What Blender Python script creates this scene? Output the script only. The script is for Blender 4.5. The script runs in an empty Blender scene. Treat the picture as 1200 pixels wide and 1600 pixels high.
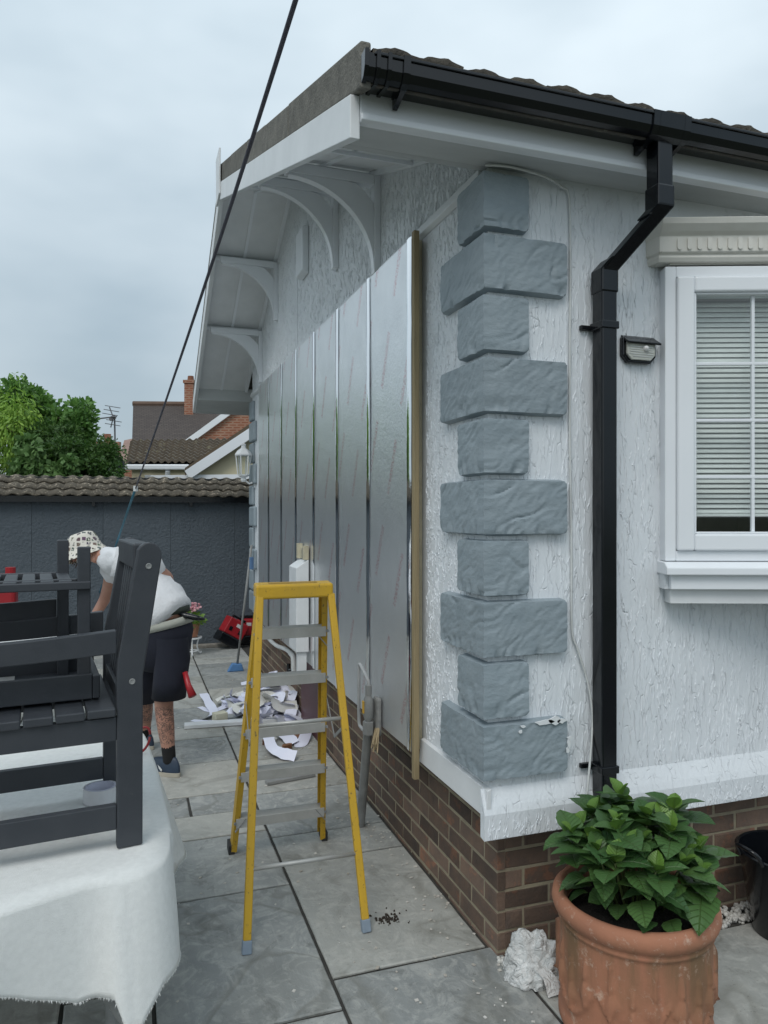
import bpy, bmesh, math, random
import numpy as np
from mathutils import Vector, Matrix, noise as mnoise
R_ = random.Random(7)
rad = math.radians
SC = bpy.context.scene
COL = SC.collection
# ------------------------------------------------------------------ camera
CAM = Vector((-1.2915, -2.461, 1.65)); YAW = rad(18.95); FPX = 1152.0
cd = bpy.data.cameras.new('camera'); cam = bpy.data.objects.new('camera', cd); COL.objects.link(cam)
cam.location = CAM; cam.rotation_euler = (rad(90), 0, -YAW)
cd.sensor_fit = 'HORIZONTAL'; cd.sensor_width = 36; cd.lens = 36 * FPX / 1200; cd.clip_end = 600; cd.clip_start = .02
SC.camera = cam
SC.render.resolution_x = 768; SC.render.resolution_y = 1024
# ------------------------------------------------------------------ sky (overcast) and weak soft sun
SUN_EL = rad(52); SUN_DIR = Vector((-.45, -.62, 0)).normalized()
w = bpy.data.worlds.new('World'); SC.world = w; w.use_nodes = True
nt = w.node_tree; nt.nodes.clear()
def N(t, ty, **kw):
    n = t.nodes.new(ty)
    for k, v in kw.items(): setattr(n, k, v)
    return n
wo = N(nt, 'ShaderNodeOutputWorld'); bg = N(nt, 'ShaderNodeBackground'); bg.inputs['Strength'].default_value = .1
sk = N(nt, 'ShaderNodeTexSky'); sk.sky_type = 'NISHITA'; sk.sun_disc = False; sk.sun_elevation = SUN_EL
sk.sun_rotation = math.atan2(SUN_DIR.x, SUN_DIR.y); sk.dust_density = 4; sk.air_density = 1
tc = N(nt, 'ShaderNodeTexCoord'); mp = N(nt, 'ShaderNodeMapping'); mp.inputs['Scale'].default_value = (1, 1, 2.2); mp.inputs['Location'].default_value = (5.5, 2.2, 1.3)
nz = N(nt, 'ShaderNodeTexNoise'); nz.inputs['Scale'].default_value = 1.25; nz.inputs['Detail'].default_value = 5; nz.inputs['Roughness'].default_value = .48
cr = N(nt, 'ShaderNodeValToRGB')
cr.color_ramp.elements[0].position = .38; cr.color_ramp.elements[0].color = (.40, .515, .595, 1)
cr.color_ramp.elements[1].position = .66; cr.color_ramp.elements[1].color = (.80, .905, .965, 1)
sx = N(nt, 'ShaderNodeSeparateXYZ'); mr = N(nt, 'ShaderNodeMapRange')
mr.inputs['From Min'].default_value = 0; mr.inputs['From Max'].default_value = .75; mr.inputs['To Min'].default_value = 5.8; mr.inputs['To Max'].default_value = 9.6
vm = N(nt, 'ShaderNodeVectorMath', operation='SCALE'); mx = N(nt, 'ShaderNodeMixRGB'); mx.inputs['Fac'].default_value = .88
L = nt.links.new
L(tc.outputs['Generated'], mp.inputs['Vector']); L(mp.outputs[0], nz.inputs['Vector']); L(nz.outputs['Fac'], cr.inputs['Fac'])
L(tc.outputs['Generated'], sx.inputs[0]); L(sx.outputs['Z'], mr.inputs['Value']); L(cr.outputs[0], vm.inputs[0]); L(mr.outputs[0], vm.inputs['Scale'])
L(sk.outputs[0], mx.inputs[1]); L(vm.outputs[0], mx.inputs[2]); L(mx.outputs[0], bg.inputs['Color']); L(bg.outputs[0], wo.inputs[0])
sd = bpy.data.lights.new('sun', 'SUN'); sd.energy = .9; sd.angle = rad(30); sd.color = (1, .97, .93)
so = bpy.data.objects.new('sun', sd); COL.objects.link(so)
so.rotation_euler = (Vector((SUN_DIR.x, SUN_DIR.y, math.tan(SUN_EL)))).to_track_quat('Z', 'Y').to_euler()
SC.view_settings.view_transform = 'Standard'; SC.view_settings.look = 'None'; SC.view_settings.exposure = .47; SC.view_settings.gamma = 1
SC.view_settings.use_curve_mapping = False

# ------------------------------------------------------------------ helpers
FW = Vector((math.sin(YAW), math.cos(YAW), 0)); RT = Vector((math.cos(YAW), -math.sin(YAW), 0)); UP = Vector((0, 0, 1))
def ray(x, y): return FW + RT * ((x - 600) / FPX) + UP * ((800 - y) / FPX)
def aD(x, y, d): return CAM + ray(x, y) * d                      # point at a measured distance
def aZ(x, y, Z=0): r = ray(x, y); return CAM + r * ((Z - CAM.z) / r.z)
def aX(x, y, X0=0): r = ray(x, y); return CAM + r * ((X0 - CAM.x) / r.x)
def aY(x, y, Y0=0): r = ray(x, y); return CAM + r * ((Y0 - CAM.y) / r.y)
def V(*a): return Vector(a)
def tag(o, label=None, cat=None, group=None, kind=None):
    if label: o['label'] = label
    if cat: o['category'] = cat
    if group: o['group'] = group
    if kind: o['kind'] = kind
    return o
def empty(name, loc=(0, 0, 0), rz=0, label=None, cat=None, group=None):
    o = bpy.data.objects.new(name, None); COL.objects.link(o); o.location = loc; o.rotation_euler = (0, 0, rz); o.empty_display_size = .1
    return tag(o, label, cat, group)
def wl(o):
    v = Vector((0, 0, 0))
    while o: v += o.location; o = o.parent
    return v
def link(name, me, parent=None, loc=(0, 0, 0), rot=None, scale=None):
    o = bpy.data.objects.new(name, me); COL.objects.link(o); o.parent = parent; o.location = loc
    if rot is not None: o.rotation_euler = rot
    if scale is not None: o.scale = scale
    return o
class MB:
    def __init__(s): s.v = []; s.f = []
    def add(s, vs, fs):
        k = len(s.v); s.v += [tuple(v) for v in vs]; s.f += [tuple(i + k for i in f) for f in fs]; return s
    def box(s, a, b, M=None):
        (x0, y0, z0), (x1, y1, z1) = a, b
        vs = [V(x0, y0, z0), V(x1, y0, z0), V(x1, y1, z0), V(x0, y1, z0), V(x0, y0, z1), V(x1, y0, z1), V(x1, y1, z1), V(x0, y1, z1)]
        if M is not None: vs = [M @ v for v in vs]
        return s.add(vs, [(0, 3, 2, 1), (4, 5, 6, 7), (0, 1, 5, 4), (1, 2, 6, 5), (2, 3, 7, 6), (3, 0, 4, 7)])
    def beam(s, p, q, w_, t, side=None):
        p, q = Vector(p), Vector(q); d = (q - p).normalized()
        sd_ = Vector(side) if side is not None else (V(0, 0, 1) if abs(d.z) < .9 else V(1, 0, 0))
        a = (sd_ - d * sd_.dot(d)).normalized(); b = d.cross(a)
        c = [a * (i * w_ / 2) + b * (j * t / 2) for i, j in ((-1, -1), (1, -1), (1, 1), (-1, 1))]
        return s.add([p + k for k in c] + [q + k for k in c], [(3, 2, 1, 0), (4, 5, 6, 7), (0, 1, 5, 4), (1, 2, 6, 5), (2, 3, 7, 6), (3, 0, 4, 7)])
    def tube(s, pts, r, n=10, cap=True):
        pts = [Vector(p) for p in pts]; rs = r if isinstance(r, (list, tuple)) else [r] * len(pts)
        ref = None; rings = []
        for i, p in enumerate(pts):
            d = (pts[min(i + 1, len(pts) - 1)] - pts[max(i - 1, 0)]).normalized()
            if ref is None: ref = V(0, 0, 1) if abs(d.z) < .9 else V(1, 0, 0)
            a = (ref - d * ref.dot(d)).normalized(); ref = a; b = d.cross(a)
            rings.append([p + (a * math.cos(2 * math.pi * k / n) + b * math.sin(2 * math.pi * k / n)) * rs[i] for k in range(n)])
        vs = [v for g in rings for v in g]; fs = []
        for i in range(len(pts) - 1):
            for k in range(n): fs.append((i * n + k, i * n + (k + 1) % n, (i + 1) * n + (k + 1) % n, (i + 1) * n + k))
        if cap: fs.append(tuple(range(n - 1, -1, -1))); fs.append(tuple((len(pts) - 1) * n + k for k in range(n)))
        return s.add(vs, fs)
    def lathe(s, prof, n=40, c=(0, 0, 0), fn=None):
        c = Vector(c); vs = []; fs = []
        for (r, z) in prof:
            for k in range(n):
                a = 2 * math.pi * k / n; rr = r + (fn(a, z) if fn else 0)
                vs.append(c + V(rr * math.cos(a), rr * math.sin(a), z))
        for i in range(len(prof) - 1):
            for k in range(n): fs.append((i * n + k, i * n + (k + 1) % n, (i + 1) * n + (k + 1) % n, (i + 1) * n + k))
        return s.add(vs, fs)
    def prism(s, poly, ax, a, b):                                   # poly of 2-D points extruded along axis ax from a to b
        def pt(p, t): return {'x': V(t, p[0], p[1]), 'y': V(p[0], t, p[1]), 'z': V(p[0], p[1], t)}[ax]
        n = len(poly); vs = [pt(p, a) for p in poly] + [pt(p, b) for p in poly]
        return s.add(vs, [tuple(range(n - 1, -1, -1)), tuple(range(n, 2 * n))] + [(i, (i + 1) % n, n + (i + 1) % n, n + i) for i in range(n)])
    def mesh(s, name, mat, off=V(0, 0, 0), smooth=False):
        me = bpy.data.meshes.new(name); me.from_pydata([tuple(Vector(v) - off) for v in s.v], [], s.f)
        bm = bmesh.new(); bm.from_mesh(me); bmesh.ops.recalc_face_normals(bm, faces=bm.faces); bm.to_mesh(me); bm.free()
        if mat: me.materials.append(mat)
        if smooth:
            me.polygons.foreach_set('use_smooth', [True] * len(me.polygons))
        me.update(); return me
    def build(s, name, mat, parent=None, smooth=False, bevel=0, local=False, at=None, seg=2, auto=None):
        off = V(0, 0, 0)
        base = Vector(at) if at is not None else V(0, 0, 0)
        if not local:
            off = base if at is not None else (wl(parent) if parent else V(0, 0, 0))
        me = s.mesh(name, mat, off, smooth)
        loc = (0, 0, 0)
        if at is not None: loc = base - (wl(parent) if (parent and not local) else V(0, 0, 0))
        o = link(name, me, parent, loc)
        if bevel:
            m = o.modifiers.new('bevel', 'BEVEL'); m.width = bevel; m.segments = seg; m.limit_method = 'ANGLE'; m.angle_limit = rad(40)
        if auto:
            me.polygons.foreach_set('use_smooth', [True] * len(me.polygons))
            try: me.set_sharp_from_angle(angle=rad(auto))
            except Exception: pass
        return o
# ------------------------------------------------------------------ materials
def newmat(name):
    m = bpy.data.materials.new(name); m.use_nodes = True; t = m.node_tree
    return m, t, t.nodes['Principled BSDF']
def coords(t, scale=(1, 1, 1), rnd=True, kind='Object'):
    c = N(t, 'ShaderNodeTexCoord'); m = N(t, 'ShaderNodeMapping'); m.inputs['Scale'].default_value = scale
    t.links.new(c.outputs[kind], m.inputs['Vector'])
    if rnd:
        oi = N(t, 'ShaderNodeObjectInfo'); mu = N(t, 'ShaderNodeMath', operation='MULTIPLY'); mu.inputs[1].default_value = 37.0
        t.links.new(oi.outputs['Random'], mu.inputs[0]); t.links.new(mu.outputs[0], m.inputs['Location'])
    return m.outputs[0]
def noise(t, vec, scale, detail=4, rough=.55, dist=0):
    n = N(t, 'ShaderNodeTexNoise'); n.inputs['Scale'].default_value = scale; n.inputs['Detail'].default_value = detail
    n.inputs['Roughness'].default_value = rough; n.inputs['Distortion'].default_value = dist
    t.links.new(vec, n.inputs['Vector']); return n.outputs['Fac']
def ramp(t, fac, stops):
    r = N(t, 'ShaderNodeValToRGB'); e = r.color_ramp.elements
    while len(e) < len(stops): e.new(.5)
    for k, (p, c) in enumerate(stops):
        e[k].position = p; e[k].color = (c, c, c, 1) if not isinstance(c, tuple) else (*c, 1)
    t.links.new(fac, r.inputs['Fac']); return r.outputs[0]
def mix(t, fac, a, b, mode='MIX'):
    m = N(t, 'ShaderNodeMixRGB', blend_type=mode)
    for k, v in ((0, fac), (1, a), (2, b)):
        if isinstance(v, (int, float)): m.inputs[k].default_value = v if k == 0 else (v, v, v, 1)
        elif isinstance(v, tuple): m.inputs[k].default_value = (*v, 1)
        else: t.links.new(v, m.inputs[k])
    return m.outputs[0]
def bump(t, h, strength, dist, nrm=None):
    b = N(t, 'ShaderNodeBump'); b.inputs['Strength'].default_value = strength; b.inputs['Distance'].default_value = dist
    t.links.new(h, b.inputs['Height'])
    if nrm is not None: t.links.new(nrm, b.inputs['Normal'])
    return b.outputs[0]
def MAT(name, c1, c2=None, scale=6, rough=.6, bmp=0, bscale=60, metal=0, rnd=.0, stretch=(1, 1, 1), spec=.5, dirt=None, dscale=20, dth=.62, dist=.004, rough2=None):
    """two-tone noise colour, fine relief, optional specks of dirt / wear and a tone of its own for each object"""
    m, t, p = newmat(name); v = coords(t, stretch)
    c2 = c2 or tuple(x * .82 for x in c1)
    col = mix(t, ramp(t, noise(t, v, scale, 5), [(.32, 0.), (.68, 1.)]), c1, c2)
    if dirt:
        col = mix(t, ramp(t, noise(t, v, dscale, 6, .7), [(dth, 0.), (dth + .08, 1.)]), col, dirt)
    if rnd:
        oi = N(t, 'ShaderNodeObjectInfo'); hs = N(t, 'ShaderNodeHueSaturation'); mr_ = N(t, 'ShaderNodeMapRange')
        mr_.inputs['To Min'].default_value = 1 - rnd; mr_.inputs['To Max'].default_value = 1 + rnd
        t.links.new(oi.outputs['Random'], mr_.inputs['Value']); t.links.new(mr_.outputs[0], hs.inputs['Value']); t.links.new(col, hs.inputs['Color']); col = hs.outputs[0]
    t.links.new(col, p.inputs['Base Color']); p.inputs['Roughness'].default_value = rough; p.inputs['Metallic'].default_value = metal
    p.inputs['Specular IOR Level'].default_value = spec
    if rough2 is not None:
        mr2 = N(t, 'ShaderNodeMapRange'); mr2.inputs['To Min'].default_value = rough; mr2.inputs['To Max'].default_value = rough2
        t.links.new(noise(t, v, scale * 2, 4), mr2.inputs['Value']); t.links.new(mr2.outputs[0], p.inputs['Roughness'])
    if bmp: t.links.new(bump(t, noise(t, v, bscale, 6, .6), bmp, dist), p.inputs['Normal'])
    return m
M = {}
def stucco(name, sx_, sz, base, thr, seed, dk=.30):
    m, t, p = newmat(name); v = coords(t, (1, 1, 1), rnd=False)
    # warp then stretch along z: long wavy vertical drags in the wet coat
    w1 = N(t, 'ShaderNodeTexNoise'); w1.inputs['Scale'].default_value = 14; w1.inputs['Detail'].default_value = 2; t.links.new(v, w1.inputs['Vector'])
    sub = N(t, 'ShaderNodeVectorMath', operation='SUBTRACT'); sub.inputs[1].default_value = (.5, .5, .5); t.links.new(w1.outputs['Color'], sub.inputs[0])
    sc_ = N(t, 'ShaderNodeVectorMath', operation='SCALE'); sc_.inputs['Scale'].default_value = .045; t.links.new(sub.outputs[0], sc_.inputs[0])
    ad = N(t, 'ShaderNodeVectorMath', operation='ADD'); t.links.new(v, ad.inputs[0]); t.links.new(sc_.outputs[0], ad.inputs[1])
    mp_ = N(t, 'ShaderNodeMapping'); mp_.inputs['Scale'].default_value = (sx_, sx_, sz); mp_.inputs['Location'].default_value = (seed, seed, seed); t.links.new(ad.outputs[0], mp_.inputs['Vector'])
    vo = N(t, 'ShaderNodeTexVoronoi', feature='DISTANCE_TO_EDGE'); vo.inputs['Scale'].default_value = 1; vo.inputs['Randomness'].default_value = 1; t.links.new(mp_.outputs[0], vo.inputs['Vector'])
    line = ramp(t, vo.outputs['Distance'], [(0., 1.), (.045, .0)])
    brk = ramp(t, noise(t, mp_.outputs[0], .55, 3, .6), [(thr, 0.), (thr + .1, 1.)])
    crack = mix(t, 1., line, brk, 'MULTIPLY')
    fine = noise(t, v, 150, 4, .6); broad = noise(t, mp_.outputs[0], 1.3, 3)
    col = mix(t, ramp(t, noise(t, v, 3.0, 4), [(.35, 0.), (.7, 1.)]), base, tuple(x * .93 for x in base))
    col = mix(t, ramp(t, crack, [(0., 0.), (1., dk)]), col, (.20, .21, .21))  # crack lines darkened in the colour, standing in for their thin shadow
    t.links.new(col, p.inputs['Base Color']); p.inputs['Roughness'].default_value = .62
    n1 = bump(t, fine, .30, .003); n2 = bump(t, broad, .35, .008, n1)
    inv = N(t, 'ShaderNodeInvert'); t.links.new(crack, inv.inputs['Color'])
    rd = ramp(t, vo.outputs['Distance'], [(0., 0.), (.25, 1.)])
    v2 = N(t, 'ShaderNodeTexVoronoi', feature='F1'); v2.inputs['Scale'].default_value = 1; t.links.new(mp_.outputs[0], v2.inputs['Vector'])
    se = N(t, 'ShaderNodeSeparateXYZ'); t.links.new(v2.outputs['Color'], se.inputs[0])
    n2 = bump(t, se.outputs['X'], .55, .0066, n2)
    n3 = bump(t, inv.outputs[0], .5, .0078, n2); t.links.new(n3, p.inputs['Normal'])
    return m
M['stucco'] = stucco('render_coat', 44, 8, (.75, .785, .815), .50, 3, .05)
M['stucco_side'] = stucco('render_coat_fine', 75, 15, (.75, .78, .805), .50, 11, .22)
M['white'] = MAT('white_paint', (.74, .76, .77), (.66, .68, .69), 5, .42, .08, 30, dirt=(.42, .42, .40), dscale=45, dth=.73)
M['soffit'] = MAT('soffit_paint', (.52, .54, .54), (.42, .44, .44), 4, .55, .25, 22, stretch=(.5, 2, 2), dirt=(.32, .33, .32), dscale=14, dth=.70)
M['upvc'] = MAT('white_upvc', (.80, .83, .86), (.77, .80, .83), 3, .28, .03, 20)
M['cream'] = MAT('cornice_plaster', (.70, .69, .64), (.62, .61, .56), 8, .6, .15, 60, dirt=(.40, .38, .33), dscale=26, dth=.66)
M['quoin'] = MAT('grey_quoin_paint', (.285, .335, .365), (.245, .295, .325), 9, .5, .4, 60, rnd=.06, stretch=(1, 1, 1.6), dist=.007, dirt=(.20, .24, .265), dscale=30, dth=.66)
M['black'] = MAT('black_plastic', (.004, .005, .007), (.006, .007, .009), 5, .10, .01, 40, rough2=.24)
M['brick'] = MAT('brick', (.150, .098, .070), (.098, .072, .058), 14, .85, .6, 70, rnd=.5, dirt=(.21, .105, .065), dscale=7, dth=.56, dist=.006)
M['mortar'] = MAT('mortar', (.34, .295, .205), (.25, .215, .155), 20, .95, .7, 120, dist=.004)
M['roof'] = MAT('mossy_concrete', (.105, .095, .078), (.06, .055, .048), 16, .95, .9, 60, dirt=(.19, .18, .14), dscale=30, dth=.58, dist=.012)
M['verge'] = MAT('verge_cement', (.20, .19, .165), (.125, .12, .105), 14, .95, .9, 90, rnd=.12, dirt=(.22, .21, .18), dscale=70, dth=.60, dist=.008)
M['timber'] = MAT('treated_timber', (.34, .265, .145), (.25, .195, .11), 8, .7, .3, 40, stretch=(6, 6, .4), dirt=(.12, .09, .05), dscale=10, dth=.7)
M['greytimber'] = MAT('grey_stained_wood', (.033, .038, .046), (.045, .05, .058), 9, .46, .22, 50, stretch=(1, 1, 1), dirt=(.085, .085, .08), dscale=24, dth=.68, rough2=.6)
M['cable'] = MAT('white_cable', (.66, .68, .67), None, 5, .5)
M['mortarslab'] = MAT('paving_joint', (.055, .052, .046), (.035, .034, .03), 30, .95, .8, 100)
def slabmat():
    m, t, p = newmat('grey_sandstone'); v = coords(t, (1, 1, 1))
    n1 = noise(t, v, 2.2, 6, .6, 1.5); n2 = noise(t, v, 9, 7, .65, 2.5)
    col = mix(t, ramp(t, n1, [(.3, 0.), (.7, 1.)]), (.235, .250, .248), (.350, .360, .345))
    col = mix(t, ramp(t, n2, [(.48, 0.), (.66, .75)]), col, (.46, .465, .44))
    col = mix(t, ramp(t, noise(t, v, 5, 6, .7, 1), [(.54, 0.), (.68, .75)]), col, (.15, .158, .15))
    st = N(t, 'ShaderNodeMapping'); st.inputs['Scale'].default_value = (26, 2.2, 2); st.inputs['Rotation'].default_value = (0, 0, .35); t.links.new(v, st.inputs[0])
    col = mix(t, ramp(t, noise(t, st.outputs[0], 1.6, 5, .7), [(.52, 0.), (.75, .45)]), col, (.42, .425, .41))
    oi = N(t, 'ShaderNodeObjectInfo')
    col = mix(t, ramp(t, oi.outputs['Random'], [(.35, 0.), (1., .55)]), col, (.34, .325, .28))
    # damp and algae tide marks: soft dark rings with an edge of their own
    rg = ramp(t, noise(t, v, 1.7, 3, .5, .6), [(.52, 0.), (.56, .45), (.575, .08), (.64, .2)])
    col = mix(t, rg, col, (.135, .132, .108))
    sp = ramp(t, noise(t, v, 70, 3, .7), [(.66, 0.), (.72, .7)]); col = mix(t, sp, col, (.11, .11, .10))
    hs = N(t, 'ShaderNodeHueSaturation'); mr_ = N(t, 'ShaderNodeMapRange'); mr_.inputs['To Min'].default_value = .88; mr_.inputs['To Max'].default_value = 1.2
    t.links.new(oi.outputs['Random'], mr_.inputs['Value']); t.links.new(mr_.outputs[0], hs.inputs['Value']); t.links.new(col, hs.inputs['Color'])
    t.links.new(hs.outputs[0], p.inputs['Base Color'])
    rr = N(t, 'ShaderNodeMapRange'); rr.inputs['To Min'].default_value = .42; rr.inputs['To Max'].default_value = .8; t.links.new(n2, rr.inputs['Value']); t.links.new(rr.outputs[0], p.inputs['Roughness'])
    a = bump(t, n1, .5, .02); b = bump(t, noise(t, v, 40, 6, .65), .35, .006, a); t.links.new(b, p.inputs['Normal'])
    return m
M['slab'] = slabmat()
def foilmat():
    m, t, p = newmat('foil_facing'); v = coords(t, (1, 1, 1), rnd=False)
    p.inputs['Metallic'].default_value = .82
    # faint rows of slanted red print along each board (unreadable streaks of tiny lettering)
    mp_ = N(t, 'ShaderNodeMapping'); mp_.inputs['Rotation'].default_value = (rad(-24), 0, 0); t.links.new(v, mp_.inputs['Vector'])
    se = N(t, 'ShaderNodeSeparateXYZ'); t.links.new(mp_.outputs[0], se.inputs[0])
    wv = N(t, 'ShaderNodeMath', operation='MULTIPLY'); wv.inputs[1].default_value = 3.4; t.links.new(se.outputs['Y'], wv.inputs[0])
    fr = N(t, 'ShaderNodeMath', operation='FRACT'); t.links.new(wv.outputs[0], fr.inputs[0])
    band = ramp(t, fr.outputs[0], [(.40, 0.), (.44, 1.), (.52, 1.), (.56, 0.)])
    zz = N(t, 'ShaderNodeMath', operation='MULTIPLY'); zz.inputs[1].default_value = 2.3; t.links.new(se.outputs['Z'], zz.inputs[0])
    fz = N(t, 'ShaderNodeMath', operation='FRACT'); t.links.new(zz.outputs[0], fz.inputs[0])
    seg = ramp(t, fz.outputs[0], [(.1, 0.), (.12, 1.), (.72, 1.), (.74, 0.)])
    glyph = ramp(t, noise(t, v, 130, 2), [(.5, 0.), (.53, 1.)])
    pr = mix(t, 1., mix(t, 1., band, seg, 'MULTIPLY'), glyph, 'MULTIPLY')
    n1 = noise(t, v, 4, 4)
    col = mix(t, ramp(t, n1, [(.3, 0.), (.7, 1.)]), (.80, .82, .83), (.74, .76, .775))
    col = mix(t, mix(t, 1., pr, .6, 'MULTIPLY'), col, (.50, .16, .18))
    t.links.new(col, p.inputs['Base Color'])
    rr = N(t, 'ShaderNodeMapRange'); rr.inputs['To Min'].default_value = .23; rr.inputs['To Max'].default_value = .38; t.links.new(n1, rr.inputs['Value']); t.links.new(rr.outputs[0], p.inputs['Roughness'])
    # soft dents, fine crinkle
    a = bump(t, noise(t, v, 9, 3), .25, .01); b = bump(t, noise(t, v, 60, 6, .65), .38, .005, a); t.links.new(b, p.inputs['Normal'])
    return m
M['foil'] = foilmat()
M['tape'] = MAT('foil_tape', (.86, .88, .90), (.82, .84, .86), 8, .07, .10, 30, metal=1)
M['foam'] = MAT('foam_edge', (.55, .50, .36), None, 20, .8)

# ------------------------------------------------------------------ ground and paving
def sheet(name, mat, x0, x1, y0, y1, z): return MB().add([V(x0, y0, z), V(x1, y0, z), V(x1, y1, z), V(x0, y1, z)], [(0, 1, 2, 3)]).build(name, mat)
M['earth'] = MAT('earth_grass', (.06, .075, .03), (.05, .05, .03), 3, .95, .5, 30)
tag(sheet('ground', M['earth'], -250, 250, -250, 250, -.06), kind='structure')
pav = sheet('paving', M['mortarslab'], -6, 4.2, -5, 6.795, -.009); tag(pav, kind='structure')
def slab(x0, x1, y0, y1):
    g = .006; cx, cy = (x0 + x1) / 2, (y0 + y1) / 2; hx, hy = (x1 - x0) / 2 - g, (y1 - y0) / 2 - g
    rr = random.Random(int((x0 * 131 + y0 * 977) * 100)); nx, ny = max(3, int(hx * 2 / .07)), max(3, int(hy * 2 / .07))
    vs = []; fs = []
    # riven edge: jittered outline, chamfer then side
    def jit(x, y): return mnoise.noise(V(x * 9 + cx * 3, y * 9 + cy * 5, 2.)) * .006
    per = []
    for i in range(nx): per.append((-hx + 2 * hx * i / nx, -hy))
    for i in range(ny): per.append((hx, -hy + 2 * hy * i / ny))
    for i in range(nx): per.append((hx - 2 * hx * i / nx, hy))
    for i in range(ny): per.append((-hx, hy - 2 * hy * i / ny))
    n = len(per)
    for k, (ins, z) in enumerate(((0, -.03), (0, -.004), (.006, .0))):
        for (x, y) in per:
            j = jit(x, y); s = 1 - (ins + abs(j)) / max(hx, hy)
            vs.append(V(x * s, y * s, z))
    for k in range(2):
        for i in range(n): fs.append((k * n + i, k * n + (i + 1) % n, (k + 1) * n + (i + 1) % n, (k + 1) * n + i))
    fs.append(tuple(2 * n + i for i in range(n)))
    mb = MB().add(vs, fs); me = mb.mesh('slab', M['slab'])
    link('slab', me, pav, (cx, cy, rr.uniform(-.001, .002)))
XA = [-.62, .03]
for y0, y1 in ((-1.74, -.84), (-.84, .065), (.065, .965), (.965, 1.26), (1.26, 1.86), (1.86, 2.46), (2.46, 3.36), (3.36, 3.96), (3.96, 4.55), (4.55, 5.15), (5.15, 5.75), (5.75, 6.05), (6.05, 6.70)): slab(-.62, -.01 if y0 > .06 else .03, y0, y1)
for y0, y1 in ((-1.9, -1.0), (-1.0, -.1), (-.1, .77), (.77, 1.36), (1.36, 1.66)): slab(-1.22, -.62, y0, y1)
slab(-1.22, -.98, 1.66, 1.95); slab(-.98, -.62, 1.66, 1.95)
for y0, y1 in ((1.95, 2.52), (2.52, 3.06), (3.06, 3.36), (3.36, 3.95), (3.95, 4.25), (4.25, 4.85), (4.85, 5.15), (5.15, 5.75), (5.75, 6.35), (6.35, 6.7)): slab(-1.22, -.62, y0, y1)
for c0, c1 in ((-1.51, -1.22), (-2.11, -1.51), (-2.71, -2.11), (-3.6, -2.71), (-4.2, -3.6)):
    y = -2.3 + R_.random() * .4
    while y < 6.5:
        d = R_.choice((.3, .6, .6, .9)); y1 = min(y + d, 6.7); slab(c0, c1, y, y1); y = y1
for x0, x1, y0, y1 in ((.03, .33, -.73, -.13), (.33, 1.23, -.73, -.13), (1.23, 2.13, -.73, -.13), (2.13, 2.73, -.73, -.13), (.03, .63, -1.33, -.73), (.63, 1.53, -1.33, -.73), (1.53, 2.4, -1.33, -.73), (.03, .93, -2.2, -1.33), (.93, 1.8, -2.2, -1.33)): slab(x0, x1, y0, y1)

# white pebbles: strip along the front plinth and a few at the corner, too small to pick apart
M['pebble'] = MAT('white_pebble', (.62, .61, .57), (.42, .41, .39), 9, .7, .2, 40)
def ico(c, r, rr):
    p = (1 + 5 ** .5) / 2
    b = [(-1, p, 0), (1, p, 0), (-1, -p, 0), (1, -p, 0), (0, -1, p), (0, 1, p), (0, -1, -p), (0, 1, -p), (p, 0, -1), (p, 0, 1), (-p, 0, -1), (-p, 0, 1)]
    f = [(0, 11, 5), (0, 5, 1), (0, 1, 7), (0, 7, 10), (0, 10, 11), (1, 5, 9), (5, 11, 4), (11, 10, 2), (10, 7, 6), (7, 1, 8), (3, 9, 4), (3, 4, 2), (3, 2, 6), (3, 6, 8), (3, 8, 9), (4, 9, 5), (2, 4, 11), (6, 2, 10), (8, 6, 7), (9, 8, 1)]
    s = [rr.uniform(.7, 1.25) for _ in range(3)]; e = Matrix.Rotation(rr.uniform(0, 6), 3, 'Z') @ Matrix.Rotation(rr.uniform(0, 6), 3, 'X')
    return [Vector(c) + e @ V(*(x[i] * s[i] * r / 1.9 * rr.uniform(.9, 1.1) for i in range(3))) for x in b], f
mb = MB(); rr = random.Random(3)
for _ in range(1500):
    r = rr.uniform(.006, .013); mb.add(*ico((rr.uniform(.02, 2.4), rr.uniform(-.125, -.012), rr.uniform(-.005, .012)), r, rr))
for _ in range(120):
    r = rr.uniform(.006, .013); mb.add(*ico((rr.uniform(-.015, .09), -.02 - rr.random() * .17, rr.uniform(-.002, .006)), r, rr))
tag(mb.build('pebbles', M['pebble'], smooth=True), 'white pebbles lying along the foot of the brick plinth', 'pebbles', kind='stuff')
mb = MB()
for _ in range(420):
    x, y = rr.uniform(-1.2, 0), rr.uniform(-.6, 5)
    if rr.random() < .55: x = -.02 - abs(rr.gauss(0, .12))
    s = rr.uniform(.002, .006); a = rr.uniform(0, 6)
    mb.box((-s * rr.uniform(.6, 2), -s, 0), (s, s, rr.uniform(.001, .003)), Matrix.Translation((x, y, .0015)) @ Matrix.Rotation(a, 4, 'Z') @ Matrix.Rotation(.15, 4, 'X'))
tag(mb.build('paint_chips', MAT('paint_chip', (.66, .65, .62), (.4, .36, .3), 3, .7)), 'small pale paint chips scattered over the grey slabs', 'debris', kind='stuff')
mb = MB()
for _ in range(90):
    a = rr.uniform(0, 6.28); d = abs(rr.gauss(0, .03)); mb.add(*ico((-.30 + d * 1.3 * math.cos(a), .36 + d * math.sin(a), .002), rr.uniform(.002, .006), rr))
tag(mb.build('soil_crumbs', MAT('soil', (.035, .027, .02), None, 8, .95)), 'little patch of dark soil crumbs on the slab beside the ladder foot', 'soil', kind='stuff')

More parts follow.
